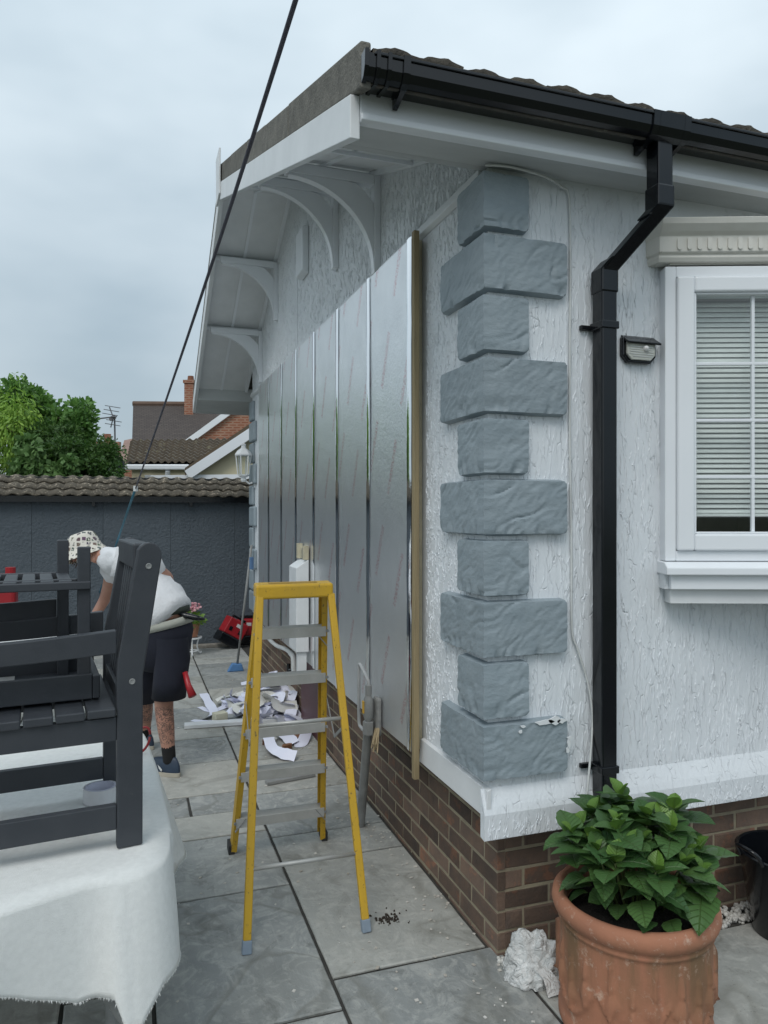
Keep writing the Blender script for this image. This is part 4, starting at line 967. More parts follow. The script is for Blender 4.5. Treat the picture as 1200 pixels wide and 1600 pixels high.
def leafmat(name, c1, c2):
    m, t, p = newmat(name); v = coords(t, (1, 1, 1), rnd=False)
    se = N(t, 'ShaderNodeSeparateXYZ'); t.links.new(v, se.inputs[0])
    ab = N(t, 'ShaderNodeMath', operation='ABSOLUTE'); t.links.new(se.outputs['X'], ab.inputs[0])
    # side veins: lines slanting forward from the midrib
    sl_ = N(t, 'ShaderNodeMath', operation='MULTIPLY_ADD'); sl_.inputs[1].default_value = -.75; t.links.new(ab.outputs[0], sl_.inputs[0]); t.links.new(se.outputs['Y'], sl_.inputs[2])
    fq = N(t, 'ShaderNodeMath', operation='MULTIPLY'); fq.inputs[1].default_value = 7.5; t.links.new(sl_.outputs[0], fq.inputs[0])
    fr = N(t, 'ShaderNodeMath', operation='FRACT'); t.links.new(fq.outputs[0], fr.inputs[0])
    vein = ramp(t, fr.outputs[0], [(.0, 1.), (.10, .0), (.90, .0), (1., 1.)])
    mid = ramp(t, ab.outputs[0], [(.0, 1.), (.02, .0)])
    ve = mix(t, 1., vein, mid, 'LIGHTEN')
    oi = N(t, 'ShaderNodeObjectInfo')
    col = mix(t, oi.outputs['Random'], c1, c2)
    tip = ramp(t, se.outputs['Y'], [(.0, 1.), (.35, 0.)])
    col = mix(t, mix(t, 1., tip, .35, 'MULTIPLY'), col, (.16, .26, .04))
    col = mix(t, mix(t, 1., ve, .45, 'MULTIPLY'), col, (.13, .20, .06))
    t.links.new(col, p.inputs['Base Color']); p.inputs['Roughness'].default_value = .42
    inv = N(t, 'ShaderNodeInvert'); t.links.new(ve, inv.inputs['Color'])
    # leaf coordinates are about 1 unit long and scaled down per leaf
    t.links.new(bump(t, inv.outputs[0], .6, .01), p.inputs['Normal'])
    tl = N(t, 'ShaderNodeBsdfTranslucent'); t.links.new(col, tl.inputs[0]); ms_ = N(t, 'ShaderNodeMixShader'); ms_.inputs[0].default_value = .22
    out = t.nodes['Material Output']; t.links.new(p.outputs[0], ms_.inputs[1]); t.links.new(tl.outputs[0], ms_.inputs[2]); t.links.new(ms_.outputs[0], out.inputs[0])
    return m
M['leaf'] = leafmat('hydrangea_leaf', (.045, .115, .034), (.085, .175, .050)); M['leafy'] = leafmat('young_leaf', (.15, .28, .045), (.10, .21, .035))
def leafmesh(seed, mat, curl, cup):
    r = random.Random(seed); n = 9; vs = []; fs = []
    for i in range(n + 1):
        t = i / n; w_ = .46 * (math.sin(math.pi * min(1, t ** .86)) ** .72) * (1 - .22 * t) + .003
        saw = .014 * (1 if i % 2 else -1) if 0 < i < n else 0
        yy = t; zz = -curl * t * t + .12 * t
        for s in (-1, -.5, 0, .5, 1):
            ww = w_ * s + (saw * s if abs(s) == 1 else 0)
            z = zz + cup * abs(s) * w_ * (1.1 if abs(s) < 1 else .85) + .025 * math.sin(t * 14 + s * 2) * abs(s) * w_
            vs.append(V(ww, yy + (.02 * abs(s)), z))
    for i in range(n):
        for j in range(4): fs.append((i * 5 + j, i * 5 + j + 1, (i + 1) * 5 + j + 1, (i + 1) * 5 + j))
    return MB().add(vs, fs).mesh('leaf', mat, smooth=True)
LM = [leafmesh(k, M['leaf'], .25 + .09 * k, .32 - .05 * (k % 3)) for k in range(5)]; LY = [leafmesh(30 + k, M['leafy'], .1 + .05 * k, .55) for k in range(2)]
hyd = empty('hydrangea', PC + V(0, 0, .38), label='leafy green hydrangea filling the terracotta planter', cat='plant')
rr = random.Random(21)
M['stem'] = MAT('green_stem', (.08, .11, .03), None, 6, .6)
tips = []
for k in range(34):
    a = k * 2.39996; rad_ = .178 * math.sqrt((k + .5) / 34)
    tx, ty = rad_ * 1.22 * math.cos(a), rad_ * 1.22 * math.sin(a); tz = .290 - 2.6 * rad_ ** 2 + rr.uniform(-.075, .045)
    b = V(tx * .35, ty * .35, -.02); tpn = V(tx, ty, tz); md = b.lerp(tpn, .55) + V(tx * .1, ty * .1, .03)
    MB().tube([b, md, tpn], [.004, .0035, .0025], 6).build('stem', M['stem'], hyd, smooth=True, local=True)
    lean = V(tx, ty, .20).normalized()
    rot0 = rr.uniform(0, 6.28)
    def put(me, pos, az, el, size, roll=0):
        d = V(math.cos(az) * math.cos(el), math.sin(az) * math.cos(el), math.sin(el))
        q_ = d.to_track_quat('Y', 'Z'); o = link('leaf', me, hyd, pos); o.rotation_mode = 'QUATERNION'; o.rotation_quaternion = q_ @ Matrix.Rotation(roll, 3, 'Y').to_quaternion(); s_ = size; o.scale = (s_, s_, s_)
    outaz = math.atan2(ty, tx)
    for lvl, (nl, dz, el, sz) in enumerate(((2, .004, .95, .056), (2, -.002, .66, .098), (2, -.024, .36, .125), (2, -.060, .08, .118))):
        if lvl == 3 and rad_ < .09: continue
        for j in range(nl):
            az = rot0 + lvl * math.pi / 2 + j * math.pi + rr.uniform(-.25, .25)
            # turn leaves outwards
            e2 = el - .22 * math.cos(az - outaz) * (rad_ / .2) + rr.uniform(-.15, .15)
            put(rr.choice(LY if lvl == 0 else LM), tpn + V(0, 0, dz), az, e2, sz * rr.uniform(.6, 1.25), rr.uniform(-.3, .3))
for k in range(36):
    az = k * 6.283 / 36 + rr.uniform(-.1, .1); ra_ = rr.uniform(.115, .178)
    put(rr.choice(LM), V(ra_ * math.cos(az), ra_ * math.sin(az), rr.uniform(.03, .12)), az + rr.uniform(-.5, .5), rr.uniform(-.25, .35), rr.uniform(.07, .115), rr.uniform(-.4, .4))
# ------------------------------------------------------------------ black bucket, plastic bag
bk_ = empty('black_bucket', (1.154, -.236, 0), label='black plastic bucket standing on the slab at the right edge', cat='bucket')
MB().lathe([(0, .004), (.125, .004), (.128, 0), (.132, .006), (.178, .300), (.190, .302), (.192, .318), (.184, .322), (.176, .318), (.174, .30), (.130, .012), (0, .010)], 56, (0, 0, 0)).build('bucket_body', M['black'], bk_, local=True, auto=50)
for sg in (-1, 1):
    hp = [V(sg * .185 - .0 * sg, -.055, .310), V(sg * .205, -.05, .345), V(sg * .222, -.03, .362), V(sg * .222, .03, .362), V(sg * .205, .05, .345), V(sg * .185, .055, .310)]
    MB().tube(smooth_path(hp, 5), .008, 8).build('handle', M['black'], bk_, smooth=True, local=True)
bgm = MB(); vs = []; fs = []; nu, nv = 90, 46
BC = V(.085, -.145, 0)
for j in range(nv + 1):
    for i in range(nu):
        a = 2 * math.pi * i / nu; b = j / nv * math.pi * .5
        d = V(math.cos(a) * math.cos(b), math.sin(a) * math.cos(b), math.sin(b))
        rdg = 0
        for o_, (f, am) in enumerate(((1.4, .34), (2.9, .26), (6.0, .10), (11., .05))): rdg += am * (mnoise.noise(d * f + V(o_ * 7, 3, 1)) if o_ < 2 else .4 - 1.6 * abs(mnoise.noise(d * f + V(o_ * 7, 3, 1))))
        r = 1 + rdg
        vs.append(BC + V(d.x * .11 * r, d.y * .105 * r, max(.001, d.z * .125 * r)))
for j in range(nv):
    for i in range(nu): fs.append((j * nu + i, j * nu + (i + 1) % nu, (j + 1) * nu + (i + 1) % nu, (j + 1) * nu + i))
bagm, bt_, bp_ = newmat('thin_white_plastic'); bp_.inputs['Base Color'].default_value = (.62, .63, .63, 1); bp_.inputs['Roughness'].default_value = .35; bp_.inputs['Subsurface Weight'].default_value = .0
v_ = coords(bt_, (1, 1, 1)); bt_.links.new(bump(bt_, noise(bt_, v_, 22, 4, .5, 3), .8, .018), bp_.inputs['Normal'])
bt_.links.new(mix(bt_, ramp(bt_, noise(bt_, v_, 14, 4), [(.35, 0.), (.7, 1.)]), (.68, .69, .68), (.48, .49, .48)), bp_.inputs['Base Color'])
bag = bgm.add(vs, fs).build('plastic_bag', bagm, smooth=True)
tag(bag, 'crumpled white plastic bag tucked between brick corner and terracotta planter', 'plastic bag')
# loose flaps of the bag
def sheet_strip(name, mat, pts, wid, parent=None, twist=0, seed=0, loc=None):
    r = random.Random(seed); vs = []; fs = []; P_ = smooth_path([Vector(p) for p in pts], 5)
    for i, p in enumerate(P_):
        d = (P_[min(i + 1, len(P_) - 1)] - P_[max(i - 1, 0)]).normalized(); s = d.cross(V(0, 0, 1)); s = s.normalized() if s.length > .01 else V(1, 0, 0)
        s = Matrix.Rotation(twist * i / len(P_), 3, d) @ s; w_ = wid * (1 + .25 * mnoise.noise(V(i * .4, seed, 0)))
        vs += [p - s * w_ / 2, p + V(0, 0, .0), p + s * w_ / 2]
    for i in range(len(P_) - 1): fs += [(3 * i, 3 * i + 1, 3 * i + 4, 3 * i + 3), (3 * i + 1, 3 * i + 2, 3 * i + 5, 3 * i + 4)]
    return MB().add(vs, fs).build(name, mat, parent, smooth=True)
sheet_strip('flap', bagm, [BC + V(-.03, -.08, .07), BC + V(-.02, -.115, .05), BC + V(-.015, -.14, .01)], .05, bag, .4, 3)
sheet_strip('flap', bagm, [BC + V(.05, -.07, .06), BC + V(.06, -.11, .04), BC + V(.07, -.14, .006)], .045, bag, -.5, 4)
# ------------------------------------------------------------------ shed behind the yard
SY = 6.82; SX0, SX1 = -4.72, 2.2
M['shedwall'] = MAT('dark_stipple_coat', (.085, .104, .122), (.072, .090, .107), 3, .8, 1.0, 34, rnd=.05, dist=.02)
M['darktile'] = MAT('weathered_tile', (.115, .098, .072), (.075, .066, .052), 12, .8, .7, 60, rnd=.25, dirt=(.42, .36, .28), dscale=26, dth=.56, dist=.006)
sh = empty('garden_shed', (SX0, SY, 0), label='long dark slate-blue shed with tiled skirt roof across the end of the yard', cat='shed')
xs = []; x = SX0 + .06
while x < SX1: xs.append(x); x += .765
for x in xs:
    MB().box((x + .001, SY, -.02), (min(x + .764, SX1), SY + .06, 1.80)).build('wall_panel', M['shedwall'], sh, bevel=.003)
MB().box((SX0, SY - .012, -.02), (SX0 + .06, SY + .08, 1.80)).build('corner_post', M['black'], sh)
MB().box((SX0, SY + .061, -.02), (SX1, SY + 3.2, 1.78)).build('shed_core', M['shedwall'], sh)
MB().box((SX0 - .05, SY - .10, 1.765), (SX1, SY - .07, 1.835)).build('gutter_board', M['black'], sh)
MB().box((SX0 - .05, SY - .0699, 1.79), (SX1, SY + .06, 1.80)).build('soffit', M['black'], sh)
for x in np.arange(SX0 + .8, SX1, 1.1): MB().box((x, SY - .085, 1.715), (x + .035, SY - .001, 1.7645)).build('rafter_end', M['black'], sh)
roof2 = MB().prism([(SY - .09, 1.81), (SY + .22, 2.03), (SY + 3.2, 2.03), (SY + 3.2, 1.79), (SY - .06, 1.79)], 'x', SX0 - .02, SX1).build('roof', M['black'], sh)
MB().box((SX0 - .05, SY + .17, 2.035), (SX1, SY + .32, 2.065)).build('roof_edge', M['black'], sh)
MB().beam((SX0 - .03, SY - .10, 1.845), (SX0 - .03, SY + .20, 2.06), .05, .10, (0, 0, 1)).build('verge_trim', MAT('dark_verge', (.05, .045, .04), None, 8, .8), sh)
def tile2():
    W_, H_ = .30, .155; n = 12; vs = []; fs = []
    for j in range(2):
        for i in range(n + 1):
            u = i / n; z = .026 * (.5 - .5 * math.cos(u * 4 * math.pi)); vs.append(V(u * W_, H_ * j, z + .022 * (1 - j)))
    for i in range(n): fs.append((i, i + 1, n + 2 + i, n + 1 + i))
    b = len(vs)
    for i in range(n + 1): p = vs[i]; vs.append(V(p.x, p.y + .004, p.z - .018))
    for i in range(n): fs.append((i + 1, i, b + i, b + i + 1))
    return MB().add(vs, fs).mesh('roof_tile', M['darktile'], smooth=True)
t2m = tile2(); an = math.atan2(.22, .31)
for r_ in range(3):
    k = 0; x = SX0 + .0
    while x < SX1 - .3:
        yy = SY - .125 + r_ * .108; zz = 1.822 + r_ * .0775
        link('roof_tile', t2m, roof2, (x - SX0, yy - SY, zz + R_.uniform(-.003, .003)), (an + R_.uniform(-.03, .03), R_.uniform(-.01, .01), 0)); x += .30
def fixloc(): pass
# pale kerb at the foot of the shed
MB().box((-1.4, SY - .10, -.01), (.4, SY - .002, .035)).build('kerb', MAT('pale_kerb', (.34, .32, .28), (.22, .2, .17), 20, .9, .8, 60), sh, bevel=.008)

# ------------------------------------------------------------------ neighbouring houses
def texbrick(name, c1, c2, mo, sc, kind='brick'):
    m, t, p = newmat(name); v = coords(t, (1, 1, 1), rnd=False)
    mp_ = N(t, 'ShaderNodeMapping'); mp_.inputs['Rotation'].default_value = (rad(90), 0, 0); t.links.new(v, mp_.inputs[0])
    b = N(t, 'ShaderNodeTexBrick'); b.inputs['Scale'].default_value = sc; b.inputs['Color1'].default_value = (*c1, 1); b.inputs['Color2'].default_value = (*c2, 1); b.inputs['Mortar'].default_value = (*mo, 1)
    b.inputs['Mortar Size'].default_value = .05 if kind == 'brick' else .03; b.inputs['Brick Width'].default_value = .45; b.inputs['Row Height'].default_value = .15
    t.links.new(mp_.outputs[0], b.inputs['Vector'])
    col = mix(t, ramp(t, noise(t, v, 1.5, 5), [(.35, 0.), (.7, .6)]), b.outputs['Color'], tuple(x * .7 for x in c1))
    t.links.new(col, p.inputs['Base Color']); p.inputs['Roughness'].default_value = .9
    t.links.new(bump(t, b.outputs['Fac'], -.6, .02), p.inputs['Normal']); return m
M['redbrick'] = texbrick('red_brick', (.30, .088, .042), (.24, .07, .036), (.38, .24, .17), 1.7)
M['slate'] = texbrick('plain_tiles', (.105, .085, .075), (.075, .060, .055), (.035, .03, .028), 2.6, 'tile')
M['creamwall'] = MAT('cream_render', (.60, .55, .38), (.56, .51, .36), 3, .8, .2, 30)
hB = empty('cream_bungalow', aD(290, 800, 14) * 1, label='cream bungalow behind the shed with brown tiled roof and white gutter', cat='house'); hB.location.z = 0
def P(x, y, d): return aD(x, y, d)
def quadpoly(pts, th, name, mat, par, nrm=None, bevel=0):
    pts = [Vector(p) for p in pts]; n_ = (pts[1] - pts[0]).cross(pts[2] - pts[0]).normalized()
    if n_.dot(CAM - pts[0]) > 0: n_ = -n_
    k = len(pts); vs = pts + [p + n_ * th for p in pts]
    return MB().add(vs, [tuple(range(k)), tuple(range(2 * k - 1, k - 1, -1))] + [(i, (i + 1) % k, k + (i + 1) % k, k + i) for i in range(k)]).build(name, mat, par, bevel=bevel)
# main slope: rows of rolled tiles
d0, d1 = 14.0, 16.6
a0, a1 = P(197, 724, d0), P(352, 724, d0); b0, b1 = P(204, 690, d1), P(356, 688, d1)
quadpoly([a0 + V(0, 0, -.05), a1 + V(0, 0, -.05), b1 + V(0, 0, -.05), b0 + V(0, 0, -.05)], .05, 'roof_deck', M['roof'], hB)
mb = MB(); rows = 8; n = 90
for r_ in range(rows):
    vs = []
    for j, (t, h) in enumerate(((r_ / rows, .0), (r_ / rows, .06), ((r_ + 1) / rows, .015))):
        l, r = a0.lerp(b0, t), a1.lerp(b1, t)
        for i in range(n + 1): q = l.lerp(r, i / n); vs.append(q + V(0, 0, h + .045 * (.5 - .5 * math.cos(i / n * 2 * math.pi * 14))))
    fs = []
    for j in range(2):
        for i in range(n): fs.append((j * (n + 1) + i, j * (n + 1) + i + 1, (j + 1) * (n + 1) + i + 1, (j + 1) * (n + 1) + i))
    mb.add(vs, fs)
mb.build('tile_rows', MAT('brown_rolled_tile', (.125, .10, .072), (.08, .066, .05), 8, .9, .7, 30, dirt=(.20, .18, .12), dscale=6, dth=.58), hB, smooth=False)['kind'] = 'stuff'
g0, g1 = P(194, 730, 13.85), P(296, 730, 13.85)
MB().beam(g0, g1, .10, .12).build('gutter', M['upvc'], hB, bevel=.02)
MB().tube([P(262, 735, 13.85), P(262, 744, 13.9), P(266, 752, 13.95), P(266, 800, 13.95)], .05, 10).build('downpipe', M['upvc'], hB)
quadpoly([P(206, 734, 14.1), P(300, 734, 14.1), P(300, 900, 14.1), P(206, 900, 14.1)], .2, 'wall', M['creamwall'], hB)
quadpoly([P(226, 742, 14.05), P(238, 742, 14.05), P(238, 790, 14.05), P(226, 790, 14.05)], .04, 'window', M['upvc'], hB)
# gable on the right
e0, e1 = P(293, 742, 13.2), P(420, 658, 13.2)
quadpoly([P(300, 742, 13.4), P(430, 655, 13.4), P(430, 900, 13.4), P(300, 900, 13.4)], .2, 'gable_wall', M['creamwall'], hB)
MB().beam(e0, e1, .17, .04, (0, 0, 1)).build('bargeboard', M['upvc'], hB)
q0, q1 = P(289, 731, 13.2), P(420, 642, 13.2)
MB().add([q0, q1, q1 + FW * 2.2 + V(0, 0, .05), q0 + FW * 2.2 + V(0, 0, .05), q0 - V(0, 0, .14), q1 - V(0, 0, .14)], [(0, 1, 2, 3), (0, 4, 5, 1)]).build('gable_roof', MAT('verge_brown', (.13, .095, .06), (.09, .07, .05), 9, .9, .6, 40), hB)
MB().beam(P(236, 747, 13.3), P(420, 745, 13.3), .10, .05).build('white_band', M['upvc'], hB)
hA = empty('brick_house', P(300, 800, 27), label='taller red brick house beyond with dark tiled roof and chimney', cat='house'); hA.location.z = 0
r0, r1, r2, r3 = P(206, 700, 26), P(300, 700, 26), P(420, 634, 29), P(208, 632, 29)
quadpoly([P(206, 702, 26), P(420, 702, 26), P(420, 634, 29), P(208, 632, 29)], .15, 'roof', M['slate'], hA)
MB().tube([P(208, 631, 29), P(420, 633, 29)], .11, 8).build('ridge', MAT('ridge_tile', (.15, .10, .075), None, 5, .9), hA)
quadpoly([P(284, 702, 25.3), P(420, 604, 25.3), P(556, 702, 25.3), P(556, 900, 25.3), P(284, 900, 25.3)], .2, 'gable_wall', M['redbrick'], hA)
MB().beam(P(278, 702, 25.2), P(421, 598, 25.2), .20, .08, (0, 0, 1)).build('bargeboard', M['upvc'], hA); MB().beam(P(421, 598, 25.2), P(562, 702, 25.2), .20, .08, (0, 0, 1)).build('bargeboard', M['upvc'], hA)
quadpoly([P(206, 700, 26.2), P(300, 700, 26.2), P(300, 900, 26.2), P(206, 900, 26.2)], .2, 'wall', M['redbrick'], hA)
chm = MB(); c0 = P(298, 640, 28.6)
M4 = Matrix.Translation((c0.x, c0.y, 0)) @ Matrix.Rotation(-YAW, 4, 'Z')
chm.box((-.17, -.3, 5.2), (.17, .3, 6.60), M4).box((-.21, -.34, 6.60), (.21, .34, 6.72), M4); chs = chm.build('chimney', M['redbrick'], hA)
MB().tube([c0 + V(0, 0, 6.72 - c0.z), c0 + V(0, 0, 6.92 - c0.z)], [.13, .11], 12).build('chimney_pot', MAT('clay_pot', (.22, .09, .05), None, 5, .8), hA)
hC = empty('distant_house', P(196, 800, 34), label='distant house with pinkish roof peeking left of the cream bungalow', cat='house'); hC.location.z = 0
quadpoly([P(184, 724, 33), P(214, 724, 33), P(212, 684, 35), P(194, 688, 35)], .2, 'roof', MAT('pink_tile', (.30, .20, .17), (.24, .16, .13), 4, .9, .4, 20), hC)
quadpoly([P(184, 724, 33.2), P(214, 724, 33.2), P(214, 860, 33.2), P(184, 860, 33.2)], .2, 'wall', M['redbrick'], hC)
c0 = P(168, 690, 36); MB().box((c0.x - .16, c0.y - .16, 3.5), (c0.x + .16, c0.y + .16, 5.45)).build('chimney', M['redbrick'], hC)
quadpoly([P(150, 690, 36.5), P(186, 690, 36.5), P(186, 870, 36.5), P(150, 870, 36.5)], .3, 'wall', M['redbrick'], hC)
# aerial and dish
M['metal'] = MAT('dull_metal', (.16, .16, .17), None, 10, .5, metal=.5)
ae = empty('roof_aerial', P(180, 800, 20), label='television aerial on a thin mast above the hedge', cat='aerial'); ae.location.z = 0
MB().tube([P(181, 760, 20), P(179, 652, 20)], .022, 8).build('mast', M['metal'], ae)
MB().tube([P(136, 656, 20.2), P(182, 651, 19.8)], .020, 8).build('boom', M['metal'], ae)
MB().beam(P(171, 655, 19.9), P(180, 651, 19.9), .10, .06).build('clamp', M['metal'], ae)
for k, (x, y) in enumerate(((176, 642), (178, 636), (174, 648), (180, 658), (178, 664))):
    MB().tube([P(x - 14, y - 2.5, 19.9), P(x + 10, y + 1.5, 19.9)], .010, 6).build('element', M['metal'], ae)
MB().tube([P(171, 636, 19.9), P(177, 652, 19.9), P(173, 668, 19.9)], .016, 6).build('reflector', M['metal'], ae)
ds = empty('satellite_dish', P(184, 727, 11.2), label='dark grey satellite dish behind the shed roof beside the hedge', cat='satellite dish')
dsh = MB().lathe([(0, .0), (.05, .003), (.10, .012), (.135, .022), (.137, .018), (.10, .006), (0, -.006)], 32).build('dish', MAT('grey_mesh', (.10, .11, .11), None, 30, .6), ds, smooth=True, local=True)
dsh.matrix_local = Matrix.Rotation(-YAW + .3, 4, 'Z') @ Matrix.Rotation(rad(78), 4, 'X') @ Matrix.Scale(.72, 4, (1, 0, 0))
MB().tube([V(0, .02, -.02), V(0, .08, -.2), V(0, .08, -.75)], .016, 8).build('pole', M['metal'], ds, local=True)
MB().tube([V(-.02, 0, -.12), V(-.12, -.18, -.10)], .010, 6).build('feed_arm', M['metal'], ds, local=True)
MB().tube([V(-.11, -.17, -.10), V(-.13, -.22, -.07)], .025, 10).build('receiver', M['cable'], ds, local=True)

# ------------------------------------------------------------------ trees and hedge behind the shed
def folmat(name, c1, c2):
    m, t, p = newmat(name)
    v = coords(t, (1, 1, 1), rnd=False); geo = N(t, 'ShaderNodeNewGeometry')
    col = mix(t, geo.outputs['Random Per Island'], c1, c2)
    col = mix(t, ramp(t, noise(t, v, 1.6, 3), [(.35, 0.), (.7, .5)]), col, tuple(x * 1.35 for x in c2))
    t.links.new(col, p.inputs['Base Color']); p.inputs['Roughness'].default_value = .55
    tl_ = N(t, 'ShaderNodeBsdfTranslucent'); t.links.new(col, tl_.inputs[0]); ms_ = N(t, 'ShaderNodeMixShader'); ms_.inputs[0].default_value = .3
    t.links.new(p.outputs[0], ms_.inputs[1]); t.links.new(tl_.outputs[0], ms_.inputs[2]); t.links.new(ms_.outputs[0], t.nodes['Material Output'].inputs[0]); return m
M['bark'] = MAT('bark', (.06, .045, .03), None, 8, .9, .8, 20)
def leaves(centers, n, size, aspect, rnd, droop=0, dirfn=None):
    """centers: list of (point, radius vector) clumps; n leaves as small folded quads"""
    mb = MB(); vv = []; ff = []
    wts = [r.x * r.y * r.z for _, r in centers]; tot = sum(wts)
    for (c, r), w_ in zip(centers, wts):
        for _ in range(max(20, int(n * w_ / tot))):
            while True:
                d = V(rnd.uniform(-1, 1), rnd.uniform(-1, 1), rnd.uniform(-1, 1))
                if .25 < d.length < 1: break
            d *= rnd.uniform(.75, 1.15); p = c + V(d.x * r.x, d.y * r.y, d.z * r.z)
            s = size * rnd.uniform(.6, 1.35)
            ax = dirfn(d, rnd) if dirfn else (d.normalized() + V(rnd.uniform(-1, 1), rnd.uniform(-1, 1), rnd.uniform(-1, 1) - droop)).normalized()
            sd_ = ax.cross(V(rnd.uniform(-1, 1), rnd.uniform(-1, 1), rnd.uniform(-1, 1))).normalized() * s * aspect
            k = len(vv); vv += [p, p + ax * s * .5 + sd_, p + ax * s, p + ax * s * .5 - sd_]; ff.append((k, k + 1, k + 2, k + 3))
    me = bpy.data.meshes.new('crown'); me.from_pydata([tuple(v) for v in vv], [], ff); me.update(); return me
def tree(name, label, cat, base, trunk_top, centers, n, size, aspect, mat, seed, droop=0, dirfn=None, group=None):
    rnd = random.Random(seed); o = empty(name, base, label=label, cat=cat, group=group)
    base = Vector(base); trunk_top = Vector(trunk_top)
    tr_ = MB().tube([base, base.lerp(trunk_top, .5) + V(.05, .03, 0), trunk_top], [.12, .08, .04], 8)
    for c, r in centers[:14]: tr_.tube([base.lerp(trunk_top, .35 + .5 * rnd.random()), Vector(c).lerp(trunk_top, .4), Vector(c)], [.04, .025, .01], 6)
    tr_.build('trunk', M['bark'], o, smooth=True)
    me = leaves(centers, n, size, aspect, rnd, droop, dirfn); me.materials.append(mat)
    link('crown', me, o, -base)
    return o
def clump(x, y, d, r, rz=None): return (aD(x, y, d), V(r, r, rz or r))
rnd = random.Random(12)
# pale feathery willow-like tree at the left edge
c = []
for k in range(34): x = rnd.uniform(-150, 42); y = 622 + abs(x - 5) * .10 + rnd.random() ** 1.3 * 130; c.append(clump(x, y, rnd.uniform(10.9, 12.1), rnd.uniform(.22, .38), rnd.uniform(.35, .55)))
tree('willow_tree', 'pale green feathery weeping tree at the left edge behind the shed', 'tree', aD(-20, 800, 11.6) * 1 - V(0, 0, 1.65), aD(-20, 650, 11.6), c, 26000, .075, .16, folmat('willow_leaf', (.30, .46, .06), (.16, .31, .045)), 1, droop=1.6)
# loose broadleaf tree with sky gaps
c = []
for k in range(46): x = 15 + rnd.random() * 118; y = 612 + (x - 20) * .40 + rnd.random() * 70 - 12; c.append(clump(x, y, rnd.uniform(11.6, 12.6), rnd.uniform(.10, .26)))
tree('broadleaf_tree', 'taller loose-leaved green tree with airy top above the dark hedge', 'tree', aD(70, 800, 12.1) - V(0, 0, 1.65), aD(70, 650, 12.1), c, 6500, .10, .34, folmat('broad_leaf', (.17, .32, .065), (.085, .19, .045)), 2, droop=.4)
# dark clipped conifer hedge
c = []
for k in range(70): x = rnd.uniform(62, 172); t = (x - 62) / 110; y = 668 + 22 * t * t + rnd.random() * 95; c.append(clump(x, y, rnd.uniform(10.7, 11.6), rnd.uniform(.16, .26), rnd.uniform(.13, .2)))
tree('conifer_hedge', 'dense dark green conifer hedge rising behind the shed roof', 'hedge', aD(130, 800, 11.2) - V(0, 0, 1.65), aD(130, 700, 11.2), c, 42000, .06, .22, folmat('conifer_spray', (.085, .17, .03), (.035, .09, .02)), 3, droop=.2)
# glossy laurel in front
c = []
for k in range(16): x = rnd.uniform(28, 62); y = 692 + rnd.random() * 70 + max(0, (40 - x)) * .4; c.append(clump(x, y, rnd.uniform(10.4, 10.7), rnd.uniform(.09, .17)))
for k in range(7): c.append(clump(rnd.uniform(60, 110), rnd.uniform(722, 760), 10.5, .13))
tree('laurel_bush', 'light green glossy laurel bush in front of the conifer hedge', 'bush', aD(48, 800, 10.6) - V(0, 0, 1.65), aD(48, 720, 10.6), c, 2600, .10, .36, folmat('laurel_leaf', (.16, .27, .09), (.09, .18, .05)), 4, droop=.8)

# ------------------------------------------------------------------ things at the back of the yard
M['red'] = MAT('red_plastic_case', (.36, .012, .018), (.28, .012, .018), 6, .38, .1, 30)
def case(name, loc, rz, tilt, lab):
    o = empty(name, loc, rz, lab, 'tool case')
    mm = Matrix.Rotation(tilt, 4, 'Y')
    def part(nm, mat, a, b, bev=.012): MB().box(a, b, mm).build(nm, mat, o, bevel=bev, local=True, seg=3)
    part('case_body', M['red'], (-.13, -.10, .12), (.13, .10, .32)); part('case_base', M['black'], (-.14, -.11, .0), (.14, .11, .118))
    part('handle', M['black'], (-.09, -.02, .335), (.09, .02, .36), .006)
    part('handle_post', M['black'], (-.09, -.015, .3205), (-.07, .015, .334), .002); part('handle_post', M['black'], (.07, -.015, .3205), (.09, .015, .334), .002)
    for x in (-.07, .06): part('latch', M['black'], (x - .02, -.108, .17), (x + .02, -.1005, .22), .003)
    part('label_plate', M['cable'], (-.02, -.104, .24), (.04, -.1005, .28), .001)
    return o
p = aZ(352, 1014, 0); case('tool_case', (p.x, p.y + .05, .05), .2, .55, 'red and black tool case lying tilted against the shed')
p = aZ(386, 1008, 0); case('tool_case', (p.x + .02, p.y + .08, .0), -.1, .0, 'red tool case standing upright behind the broom by the far corner')
# broom with blue head
br_ = empty('broom', aZ(368, 1045, 0), label='long grey-handled broom with blue head leaning on the far corner', cat='broom')
b0 = aZ(370, 1044, .03); MB().tube([b0, aX(393, 852, -.14)], .012, 10).build('handle', M['galv'], br_, smooth=True)
MB().prism([(b0.x - .10, .0), (b0.x + .07, .0), (b0.x + .05, .075), (b0.x - .05, .085)], 'y', b0.y - .03, b0.y + .03).build('head', MAT('blue_plastic', (.09, .22, .45), None, 8, .45), br_, bevel=.01)
m_ = aX(393, 880, -.15); MB().tube([m_ - V(0, 0, .06), m_ + V(0, 0, .06)], .022, 10).build('grip', MAT('blue_grip', (.08, .16, .30), None, 8, .5), br_)
